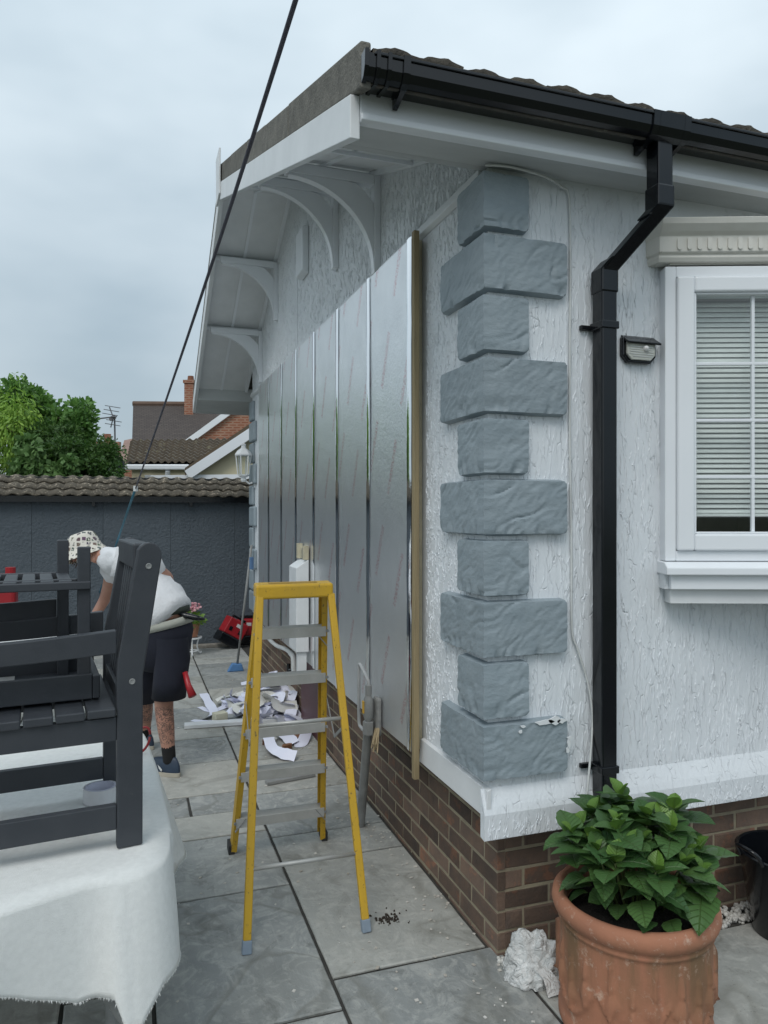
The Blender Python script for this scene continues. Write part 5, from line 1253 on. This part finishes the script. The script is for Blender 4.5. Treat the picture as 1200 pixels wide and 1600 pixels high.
# small plant on a wire stand
pp = aZ(299, 1022, 0); pp.y -= .06
sn = empty('plant_stand', pp, label='white wire plant stand by the shed wall', cat='plant stand')
for k in range(3):
    a = k * 2.09 + .5; MB().tube(smooth_path([V(.10 * math.cos(a), .10 * math.sin(a), .20), V(.07 * math.cos(a), .07 * math.sin(a), .10), V(.11 * math.cos(a), .11 * math.sin(a), .01), V(.13 * math.cos(a), .13 * math.sin(a), .03)], 5), .008, 8).build('leg', M['white'], sn, smooth=True, local=True)
MB().lathe([(.10, .195), (.115, .195), (.115, .21), (.10, .21), (.10, .195)], 24).build('ring', M['white'], sn, local=True)
MB().lathe([(.06, .045), (.07, .045), (.07, .055), (.06, .055), (.06, .045)], 24).build('ring', M['white'], sn, local=True)
fp = empty('flower_pot', pp + V(0, 0, .212), label='small terracotta pot with pink flower on the white stand', cat='flower pot')
MB().lathe([(0, 0), (.065, 0), (.088, .13), (.095, .13), (.095, .155), (.085, .155), (.08, .14), (0, .14)], 24).build('pot', M['terra'], fp, local=True, auto=40)
rnd = random.Random(6)
me = leaves([(V(0, 0, .21), V(.13, .13, .09))], 220, .06, .3, rnd, .3); me.materials.append(M['leafy']); link('foliage', me, fp)
mb = MB()
for k in range(40): mb.add(*ico((.03 + rnd.gauss(0, .03), rnd.gauss(0, .03), .34 + rnd.gauss(0, .02)), .016, rnd))
mb.build('flower', MAT('pink_petal', (.55, .20, .25), (.6, .4, .42), 30, .6), fp, local=True)['kind'] = 'stuff'
MB().tube([V(0, 0, .14), V(.03, 0, .33)], .006, 6).build('stem', M['stem'], fp, local=True)
# second work table in front of the worker, with timber on it
wt = empty('work_table', aD(70, 800, 5.35) - V(0, 0, 1.65), label='low white-topped work table in front of the bending worker', cat='table')
c = aD(70, 997, 5.35)
MB().box((c.x - .65, c.y - .25, c.z - .03), (c.x + .35, c.y + .35, c.z)).build('table_top', M['white'], wt, bevel=.004)
for dx, dy in ((-.6, -.2), (.3, -.2), (-.6, .3), (.3, .3)): MB().tube([V(c.x + dx, c.y + dy, c.z - .03), V(c.x + dx, c.y + dy, 0)], .018, 8).build('leg', M['black'], wt)
for k, (x, y, L_, rz) in enumerate(((-.05, .0, .45, .5), (-.3, .1, .5, -.15), (.1, .08, .35, 1.0), (-.15, -.12, .6, .05))):
    o = MB().box((-L_ / 2, -.025, 0), (L_ / 2, .025, .022 + .008 * k)).build('timber_offcut', (M['timber'], M['white'], M['galv'], M['white'])[k], bevel=.002, at=(0, 0, 0)); o.location = (c.x + x, c.y + y, c.z + .001); o.rotation_euler = (0, 0, rz)
    tag(o, ('yellow timber offcut lying across the work table behind the chair', 'long white trim strip lying on the work table', 'short grey metal strip on the work table by the worker', 'white trim piece along the near edge of the work table')[k], 'offcut')
o = MB().box((-.10, -.08, 0), (.10, .08, .10)).build('red_box', M['red'], bevel=.012); o.location = (c.x - .42, c.y + .12, c.z + .001); tag(o, 'small red tool box on the work table seen through the chair', 'tool box')
p = aD(6, 893, 6.2)
rd = empty('fuel_can', (p.x, p.y, 0), label='red fuel can with cap on a black stand at the left edge by the shed', cat='fuel can')
MB().box((p.x - .14, p.y - .09, p.z - .30), (p.x + .10, p.y + .09, p.z - .02)).build('can_body', M['red'], rd, bevel=.03); MB().tube([V(p.x + .05, p.y, p.z - .02), V(p.x + .05, p.y, p.z + .035)], .04, 12).build('can_cap', M['red'], rd)
MB().box((p.x - .18, p.y - .12, 0), (p.x + .14, p.y + .12, p.z - .301)).build('stand', M['black'], rd)

# ------------------------------------------------------------------ stripped white trim and debris on the slabs
M['strip'] = MAT('stripped_pvc', (.76, .78, .90), (.70, .72, .84), 5, .45, .1, 20)
M['stripw'] = MAT('white_offcut', (.70, .70, .66), None, 5, .6)
rnd = random.Random(33)
heap = aZ(420, 1108, 0)
GR = 'stripped white trim pieces in the heap'
for k in range(84):
    a = rnd.uniform(0, 6.28); d = rnd.random() ** .6; cx_, cy_ = heap.x + .01 + math.cos(a) * d * .34, heap.y + math.sin(a) * d * .5
    h = max(.004, .28 * (1 - d * 1.02)) * rnd.uniform(.3, 1.1); L_ = rnd.uniform(.12, .36); az = rnd.uniform(0, 6.28)
    q = [V(0, 0, .01), V(L_ * .33, rnd.uniform(-.06, .06), rnd.uniform(0, .07)), V(L_ * .66, rnd.uniform(-.10, .10), rnd.uniform(-.01, .07)), V(L_, rnd.uniform(-.12, .12), rnd.uniform(-.02, .04))]
    q = [Matrix.Rotation(az, 3, 'Z') @ v - (Matrix.Rotation(az, 3, 'Z') @ V(L_ / 2, 0, 0)) for v in q]; mz = min(v.z for v in q); q = [V(v.x + cx_, v.y + cy_, v.z - mz + .006 + h) for v in q]
    if max(v.x for v in q) > -.03:
        sh_ = max(v.x for v in q) + .03; q = [v - V(sh_, 0, 0) for v in q]
    mz = min(v.z for v in q)
    if mz < .003 or d > .8: q = [v + V(0, 0, .004 - mz) for v in q]
    o = sheet_strip('plastic_strip', M['strip'] if k % 5 else M['stripw'], q, rnd.uniform(.05, .10), None, rnd.uniform(-2.6, 2.6), k)
    mzz = min(v.co.z for v in o.data.vertices); 
    if mzz < .002: o.location.z += .002 - mzz
    tag(o, 'crumpled white trim strip in the heap by the plinth behind the ladder', 'trim strip', GR)
def floor_strip(px, wid, lab, seed, tw=.5, mat=None):
    q = [aZ(x, y, 0) + V(0, 0, z) for x, y, z in px]; o = sheet_strip('plastic_strip', mat or M['strip'], q, wid, None, tw, seed); mzz = min(v.co.z for v in o.data.vertices); o.location.z += .003 - mzz
    tag(o, lab, 'trim strip')
floor_strip([(318, 1092, .03), (326, 1105, .02), (334, 1118, .005), (318, 1126, .0)], .07, 'bent white trim strip lying near the worker\'s tattooed leg', 1)
floor_strip([(312, 1106, .01), (335, 1112, .01), (372, 1098, .03)], .05, 'straight white trim strip crossing beside the heap', 2)
floor_strip([(300, 1128, .0), (330, 1132, .006), (365, 1130, .0)], .05, 'flat white trim strip left of the heap edge', 3)
floor_strip([(418, 1160, .05), (424, 1178, .02), (440, 1186, .01), (462, 1189, .0)], .075, 'curled white trim strip alone in front of the heap', 5, 1.0)
floor_strip([(432, 1152, .03), (450, 1160, .02), (458, 1166, .0)], .09, 'short folded white trim piece among the brown debris', 6, .4)
floor_strip([(460, 1166, .0), (472, 1164, .01), (482, 1150, .06)], .08, 'upturned white trim piece among the brown debris by the hatch', 7, .8)
a, b = aZ(288, 1137, .004), aZ(500, 1122, .004)
o = MB().beam(a + V(0, 0, .014), b + V(0, 0, .014), .028, .09, (0, 0, 1)).build('white_plank', M['white'], bevel=.003); tag(o, 'long white board lying along the front of the debris heap', 'board')
o = MB().box((-.05, -.04, 0), (.05, .04, .07)).build('foam_block', MAT('cream_foam', (.66, .64, .50), None, 10, .8), bevel=.004); q = aZ(344, 1128, 0); o.location = (q.x, q.y + .02, .001); o.rotation_euler = (0, 0, .3); tag(o, 'small cream foam block at the left end of the heap', 'block')
M['rust'] = MAT('broken_brown_board', (.23, .105, .05), (.14, .07, .04), 10, .85, .6, 40)
for k, (x, y, s, rz) in enumerate(((418, 1162, .05, .3), (462, 1152, .09, .8), (474, 1146, .07, 2.1), (448, 1171, .06, .5), (430, 1156, .045, 1.4), (455, 1158, .05, 2.6))):
    h = .012 + .02 * (k % 3 == 0); q = aZ(x, y, 0)
    n_ = 7; pol = [(math.cos(t) * s * rnd.uniform(.6, 1.1), math.sin(t) * s * .5 * rnd.uniform(.5, 1.1)) for t in [j / n_ * 6.283 for j in range(n_)]]
    o = MB().prism(pol, 'z', 0, h).build('board_fragment', M['rust'] if k != 4 else M['stripw']); o.location = (q.x, q.y, .002); o.rotation_euler = (0, 0, rz)
    tag(o, ('brown board fragment left of the curled white strip', 'largest brown board fragment between the white pieces', 'brown board fragment nearest the maroon hatch', 'brown fragment nearest the ladder, alone on the slab', 'small pale fragment among the brown board pieces', 'brown fragment just below the largest fragment')[k], 'fragment', 'broken board fragments')
a, b = aZ(416, 1226, .0), aZ(490, 1212, .0); o = MB().beam(a + V(0, 0, .012), b + V(0, 0, .012), .02, .055, (0, 0, 1)).build('grey_strip', M['galv'], bevel=.003); tag(o, 'flat grey strip lying on the slab under the ladder treads', 'strip')

# ------------------------------------------------------------------ the worker, bending to the left
def skinned(name, mat, verts, edges, root=0, parent=None, sub=2, smooth=True):
    me = bpy.data.meshes.new(name); off = wl(parent) if parent else V(0, 0, 0)
    me.from_pydata([tuple(Vector(v[0]) - off) for v in verts], edges, []); o = link(name, me, parent)
    m = o.modifiers.new('skin', 'SKIN'); m.use_smooth_shade = True; m.branch_smoothing = .6
    lay = me.skin_vertices[0].data if me.skin_vertices else None
    if lay is None:
        bm = bmesh.new(); bm.from_mesh(me); bm.verts.layers.skin.verify(); bm.to_mesh(me); bm.free(); lay = me.skin_vertices[0].data
    for i, v in enumerate(verts):
        r = v[1]; lay[i].radius = r if isinstance(r, tuple) else (r, r); lay[i].use_root = (i == root)
    s = o.modifiers.new('sub', 'SUBSURF'); s.levels = sub; s.render_levels = sub
    me.materials.append(mat); return o
def skinmat():
    m, t, p = newmat('skin'); v = coords(t, (1, 1, 1), rnd=False)
    col = mix(t, ramp(t, noise(t, v, 12, 4), [(.35, 0.), (.7, 1.)]), (.46, .25, .18), (.40, .20, .145))
    # tattoo lines on the right calf and forearm
    se = N(t, 'ShaderNodeSeparateXYZ'); t.links.new(v, se.inputs[0])
    zb = ramp(t, se.outputs['Z'], [(.20, 0.), (.22, 1.), (.43, 1.), (.46, 0.)])
    ln_ = ramp(t, noise(t, v, 16, 3, .6, 2.5), [(.44, 0.), (.475, 1.), (.505, 1.), (.54, 0.)])
    sh_ = ramp(t, noise(t, v, 11, 3, .6, 2.), [(.5, 0.), (.6, .55)])
    col = mix(t, mix(t, 1., zb, mix(t, 1., ln_, sh_, 'LIGHTEN'), 'MULTIPLY'), col, (.09, .062, .055))
    t.links.new(col, p.inputs['Base Color']); p.inputs['Roughness'].default_value = .5; p.inputs['Subsurface Weight'].default_value = .05; return m
M['skin'] = skinmat()
fr_ = aZ(266, 1216, 0); fl = aZ(224, 1165, 0)
per = empty('person', (fr_.x, fr_.y, 0), label='person in white T-shirt, dark shorts and patterned bucket hat bending over', cat='person')
def Q(x, y, d): return aD(x, y, d)
dP = 4.60
pel = Q(250, 985, 4.70); hipR = Q(268, 1000, 4.60); hipL = Q(232, 1000, 4.82)
kneeR = Q(255, 1098, 4.60); ankR = Q(265, 1188, 4.62); kneeL = Q(226, 1090, 5.0); ankL = Q(226, 1150, 5.15)
wai = Q(243, 945, 4.74); che = Q(210, 892, 4.82); uch = Q(182, 876, 4.9); nec = Q(156, 866, 4.95); hd0 = Q(143, 862, 4.98); hd1 = Q(128, 858, 5.02)
shR = Q(228, 882, 4.66); shL = Q(180, 880, 5.1); elR = Q(266, 905, 4.80); wrR = Q(196, 960, 5.05); haR = Q(180, 985, 5.1)
elL = Q(165, 935, 5.25); wrL = Q(140, 975, 5.2); haL = Q(132, 990, 5.18)
toeD = (-RT * .9 + FW * .45).normalized()
bodyv = [(pel, (.15, .12)), (wai, (.15, .11)), (che, (.165, .11)), (uch, (.12, .09)), (nec, .058), (hd0, (.075, .075)), (hd1, (.09, .085)),
         (hipR, .10), (kneeR, .060), (kneeR.lerp(ankR, .32), .060), (ankR, .036), (ankR + toeD * .10 - V(0, 0, .05), .035),
         (hipL, .10), (kneeL, .060), (kneeL.lerp(ankL, .32), .060), (ankL, .036), (ankL + toeD * .10 - V(0, 0, .05), .035),
         (shR, .062), (elR, .042), (wrR, .029), (haR, (.035, .018)),
         (shL, .062), (elL, .042), (wrL, .029), (haL, (.035, .018))]
be = [(0, 1), (1, 2), (2, 3), (3, 4), (4, 5), (5, 6), (0, 7), (7, 8), (8, 9), (9, 10), (10, 11), (0, 12), (12, 13), (13, 14), (14, 15), (15, 16), (3, 17), (17, 18), (18, 19), (19, 20), (3, 21), (21, 22), (22, 23), (23, 24)]
# fingers and thumb
for hand, wr in ((20, wrR), (24, wrL)):
    hp = bodyv[hand][0]; d = (hp - wr).normalized(); s_ = d.cross(V(.3, .8, .2)).normalized()
    for f_ in range(4):
        b_ = hp + s_ * (.028 - .019 * f_) + d * .02; i = len(bodyv); ln_ = (.055, .065, .06, .045)[f_]
        bodyv += [(b_, .009), (b_ + d * ln_ * .6 + V(0, 0, -.01), .0085), (b_ + d * ln_ + V(0, 0, -.03), .007)]; be += [(hand, i), (i, i + 1), (i + 1, i + 2)]
    i = len(bodyv); b_ = hp + s_ * .035 - d * .03; bodyv += [(b_, .010), (b_ + s_ * .025 + d * .035, .009)]; be += [(hand, i), (i, i + 1)]
skinned('body', M['skin'], bodyv, be, 0, per)
# face: nose, brow, ear, eye and beard as small raised features
fwd = (hd1 - hd0).normalized(); facing = (-RT * .75 + FW * .35 - UP * .55).normalized()
hc = hd1 - V(0, 0, .02)
MB().add(*ico(hc + facing * .088, .020, random.Random(2))).build('nose', M['skin'], per, smooth=True)
MB().lathe([(0, .012), (.012, .010), (.02, .004), (.022, 0)], 12).build('ear', M['skin'], per, smooth=True, local=True).matrix_local = Matrix.Translation(Q(148, 872, 4.90) - wl(per)) @ Matrix.Rotation(rad(80), 4, 'X') @ Matrix.Scale(1.5, 4, (0, 1, 0))
for e_ in (-1, 1): MB().add(*ico(hc + facing * .078 + UP.cross(facing).normalized() * .03 * e_ + V(0, 0, .03), .010, random.Random(3))).build('eye', M['cable'], per, smooth=True)
hmv = []; rnd = random.Random(8)
for _ in range(260):
    d = V(rnd.gauss(0, 1), rnd.gauss(0, 1), rnd.gauss(0, 1)).normalized()
    if d.dot(facing) > .15 and d.z < -.1: p = hc + V(d.x * .085, d.y * .085, d.z * .10); hmv.append((p, d))
mb = MB()
for p, d in hmv: mb.add([p, p + V(.006, 0, 0), p + d * .012 - V(0, 0, .012)], [(0, 1, 2)])
mb.build('beard', MAT('brown_hair', (.10, .05, .03), None, 8, .8), per)['kind'] = 'stuff'
# shirt
M['tee'] = MAT('white_cotton', (.74, .75, .77), (.68, .69, .71), 4, .9, .5, 22, dist=.02)
hemc = Q(254, 958, 4.69)
tv = [(Q(266, 974, 4.69), (.20, .19)), (hemc, (.215, .20)), (wai.lerp(hemc, .3) + V(0, 0, .02), (.215, .195)), (che + V(0, 0, .01), (.235, .19)), (uch + V(0, 0, .005), (.175, .14)), (nec.lerp(uch, .25), (.085, .08)), (shR, .105), (shR.lerp(elR, .72), .085), (shL, .10), (shL.lerp(elL, .55), .08)]
sk_ = skinned('t_shirt', M['tee'], tv, [(0, 1), (1, 2), (2, 3), (3, 4), (4, 5), (4, 6), (6, 7), (4, 8), (8, 9)], 0, per)
dsp = bpy.data.textures.new('creases', 'CLOUDS'); dsp.noise_scale = .07; dm = sk_.modifiers.new('creases', 'DISPLACE'); dm.texture = dsp; dm.strength = .05; dm.mid_level = .5
# shorts, waistband, belt bag
M['navy'] = MAT('navy_cotton', (.008, .010, .020), (.012, .014, .026), 8, .9, .4, 120)
hipm = Q(253, 985, 4.70)
axw = (UP * .96 - RT * .22).normalized()
def loft(rings, n=36):
    vs = []
    for (c, ax_, r1, r2) in rings:
        ax_ = ax_.normalized(); a = ax_.cross(FW).normalized(); b = ax_.cross(a)
        for k in range(n):
            t = 2 * math.pi * k / n; wr_ = 1 + .025 * mnoise.noise(V(c.x * 9 + math.cos(t) * 2, math.sin(t) * 2, c.z * 9)); vs.append(c + a * math.cos(t) * r1 * wr_ + b * math.sin(t) * r2 * wr_)
    return vs, [(j_ * n + k, j_ * n + (k + 1) % n, (j_ + 1) * n + (k + 1) % n, (j_ + 1) * n + k) for j_ in range(len(rings) - 1) for k in range(n)]
sm = MB(); w0 = Q(256, 978, 4.69)
sm.add(*loft([(w0, axw, .172, .150), (w0 - axw * .06, axw, .176, .155), (Q(254, 1010, 4.69), UP, .176, .155), (Q(252, 1034, 4.70), UP, .165, .145), (Q(251, 1046, 4.71), UP, .10, .10), (Q(251, 1049, 4.71), UP, .01, .01)]))
sm.add(*loft([(hipR + V(0, 0, .02), UP, .10, .10), (Q(270, 1030, 4.62), UP, .108, .12), (Q(266, 1062, 4.60), UP, .102, .11), (Q(264, 1090, 4.60), UP, .104, .108), (Q(264, 1088, 4.60), UP, .095, .098)]))
sm.add(*loft([(hipL + V(0, 0, .02), UP, .10, .10), (Q(234, 1030, 4.80), UP, .108, .12), (Q(226, 1066, 4.90), UP, .10, .11), (Q(222, 1096, 4.95), UP, .10, .105), (Q(222, 1094, 4.95), UP, .09, .095)]))
sm.build('shorts', M['navy'], per, smooth=True)
def band(c, ax, r1, r2, h, th, mat, nm):
    ax = ax.normalized(); a = ax.cross(FW).normalized(); b = ax.cross(a); mb = MB(); vs = []; n = 36
    for (dr, dz) in ((0, -h / 2), (th, -h / 2), (th, h / 2), (0, h / 2)):
        for k in range(n): t = 2 * math.pi * k / n; vs.append(c + a * math.cos(t) * (r1 + dr) + b * math.sin(t) * (r2 + dr) + ax * dz)
    fs = [(j * n + k, j * n + (k + 1) % n, ((j + 1) % 4) * n + (k + 1) % n, ((j + 1) % 4) * n + k) for j in range(4) for k in range(n)]
    return mb.add(vs, fs).build(nm, mat, per, smooth=True)
ax = axw
band(Q(256, 975, 4.69), ax, .170, .148, .05, .010, MAT('grey_elastic', (.42, .43, .38), None, 8, .85), 'waistband')
band(Q(252, 963, 4.70), ax, .160, .14, .05, .004, M['skin'], 'bare_back')
band(Q(250, 955, 4.70), ax + RT * .12, .178, .15, .04, .010, MAT('dark_green_belt', (.022, .030, .022), None, 8, .7), 'belt')
q = Q(290, 962, 4.62); MB().tube([q + RT * -.05 + V(0, 0, .02), q, q + RT * .07 - V(0, 0, .014), q + RT * .12 - V(0, 0, .02)], [.012, .018, .017, .008], 12).build('belt_pouch', M['black'], per, smooth=True)
MB().tube([Q(289, 1050, 4.55), Q(294, 1070, 4.53), Q(301, 1088, 4.5)], [.016, .018, .026], 10).build('red_tool_handle', M['red'], per, smooth=True)
# socks and shoes
M['sock'] = MAT('black_sock', (.010, .010, .011), None, 8, .9)
for kn, an_ in ((kneeR, ankR), (kneeL, ankL)):
    u = (kn - an_).normalized(); skinned('sock', M['sock'], [(an_ + u * .13, .047), (an_ + u * .02, .044), (an_ + V(0, 0, -.03), .044)], [(0, 1), (1, 2)], 0, per)
M['shoe'] = MAT('blue_trainer', (.022, .04, .07), (.018, .03, .05), 9, .5, .2, 40); M['sole'] = MAT('pale_sole', (.42, .39, .32), None, 8, .7)
for an_ in (ankR, ankL):
    g_ = V(an_.x, an_.y, 0); d = toeD; s_ = V(-d.y, d.x, 0)
    out = []
    for k in range(28):
        t = 2 * math.pi * k / 28; x = .145 * math.cos(t) + .06; y = (.046 + .008 * math.cos(t)) * math.sin(t); out.append(g_ + d * x + s_ * y)
    n = len(out); cen = g_ + d * .06
    MB().add([p + V(0, 0, .0) for p in out] + [p + V(0, 0, .028) for p in out], [tuple(range(n - 1, -1, -1)), tuple(range(n, 2 * n))] + [(i, (i + 1) % n, n + (i + 1) % n, n + i) for i in range(n)]).build('shoe_sole', M['sole'], per, bevel=.004)
    vs = []; lv = ((.96, .0281), (.97, .05), (.86, .075), (.62, .098), (.40, .108))
    for (sc_, z) in lv:
        for p in out:
            back = (p - cen).dot(d); r_ = cen.lerp(p, sc_) - d * (.05 * (1 - sc_) * 1.7); vs.append(V(r_.x, r_.y, z + (.02 * (1 - sc_) if back < 0 else 0)))
    fs = [(j * n + i, j * n + (i + 1) % n, (j + 1) * n + (i + 1) % n, (j + 1) * n + i) for j in range(len(lv) - 1) for i in range(n)] + [tuple((len(lv) - 1) * n + i for i in range(n))]
    MB().add(vs, fs).build('shoe', M['shoe'], per, smooth=True)
    for k in (-1, 1): MB().beam(g_ + d * .02 + s_ * .048 * k + V(0, 0, .04), g_ + d * .08 + s_ * .035 * k + V(0, 0, .075), .012, .004, (0, 0, 1)).build('shoe_stripe', M['cable'], per)
# bucket hat
def hatmat():
    m, t, p = newmat('printed_hat'); v = coords(t, (1, 1, 1), rnd=False, kind='Object')
    b = N(t, 'ShaderNodeTexVoronoi', feature='F1', distance='CHEBYCHEV'); b.inputs['Scale'].default_value = 30; b.inputs['Randomness'].default_value = .25; t.links.new(v, b.inputs['Vector'])
    msk = ramp(t, b.outputs['Distance'], [(.33, 1.), (.38, 0.)]); br2 = ramp(t, noise(t, v, 60, 2), [(.38, 0.), (.44, 1.)])
    hs = N(t, 'ShaderNodeHueSaturation'); hs.inputs['Saturation'].default_value = .45; hs.inputs['Value'].default_value = .16; t.links.new(b.outputs['Color'], hs.inputs['Color'])
    col = mix(t, mix(t, 1., msk, br2, 'MULTIPLY'), (.66, .63, .56), hs.outputs[0]); t.links.new(col, p.inputs['Base Color']); p.inputs['Roughness'].default_value = .9; return m
hup = (UP * .90 - RT * .30 + FW * .05).normalized(); hx = hup.cross(FW).normalized(); hy = hup.cross(hx)
hb = Q(133, 858, 4.99)
def hat(prof, nm, mat):
    vs = []; n = 40
    for (r, z) in prof:
        for k in range(n): t = 2 * math.pi * k / n; vs.append(hb + hx * r * math.cos(t) * 1.04 + hy * r * math.sin(t) + hup * (z + .006 * math.sin(3 * t) * (r / .15)))
    return MB().add(vs, [(j * n + k, j * n + (k + 1) % n, (j + 1) * n + (k + 1) % n, (j + 1) * n + k) for j in range(len(prof) - 1) for k in range(n)]).build(nm, mat, per, smooth=True)
hm_ = hatmat()
hat([(.001, .115), (.05, .113), (.078, .102), (.092, .08), (.104, .03), (.108, .01)], 'hat_crown', hm_); hat([(.108, .01), (.128, -.018), (.150, -.05), (.153, -.052), (.148, -.053), (.125, -.025), (.105, .004)], 'hat_brim', hm_)
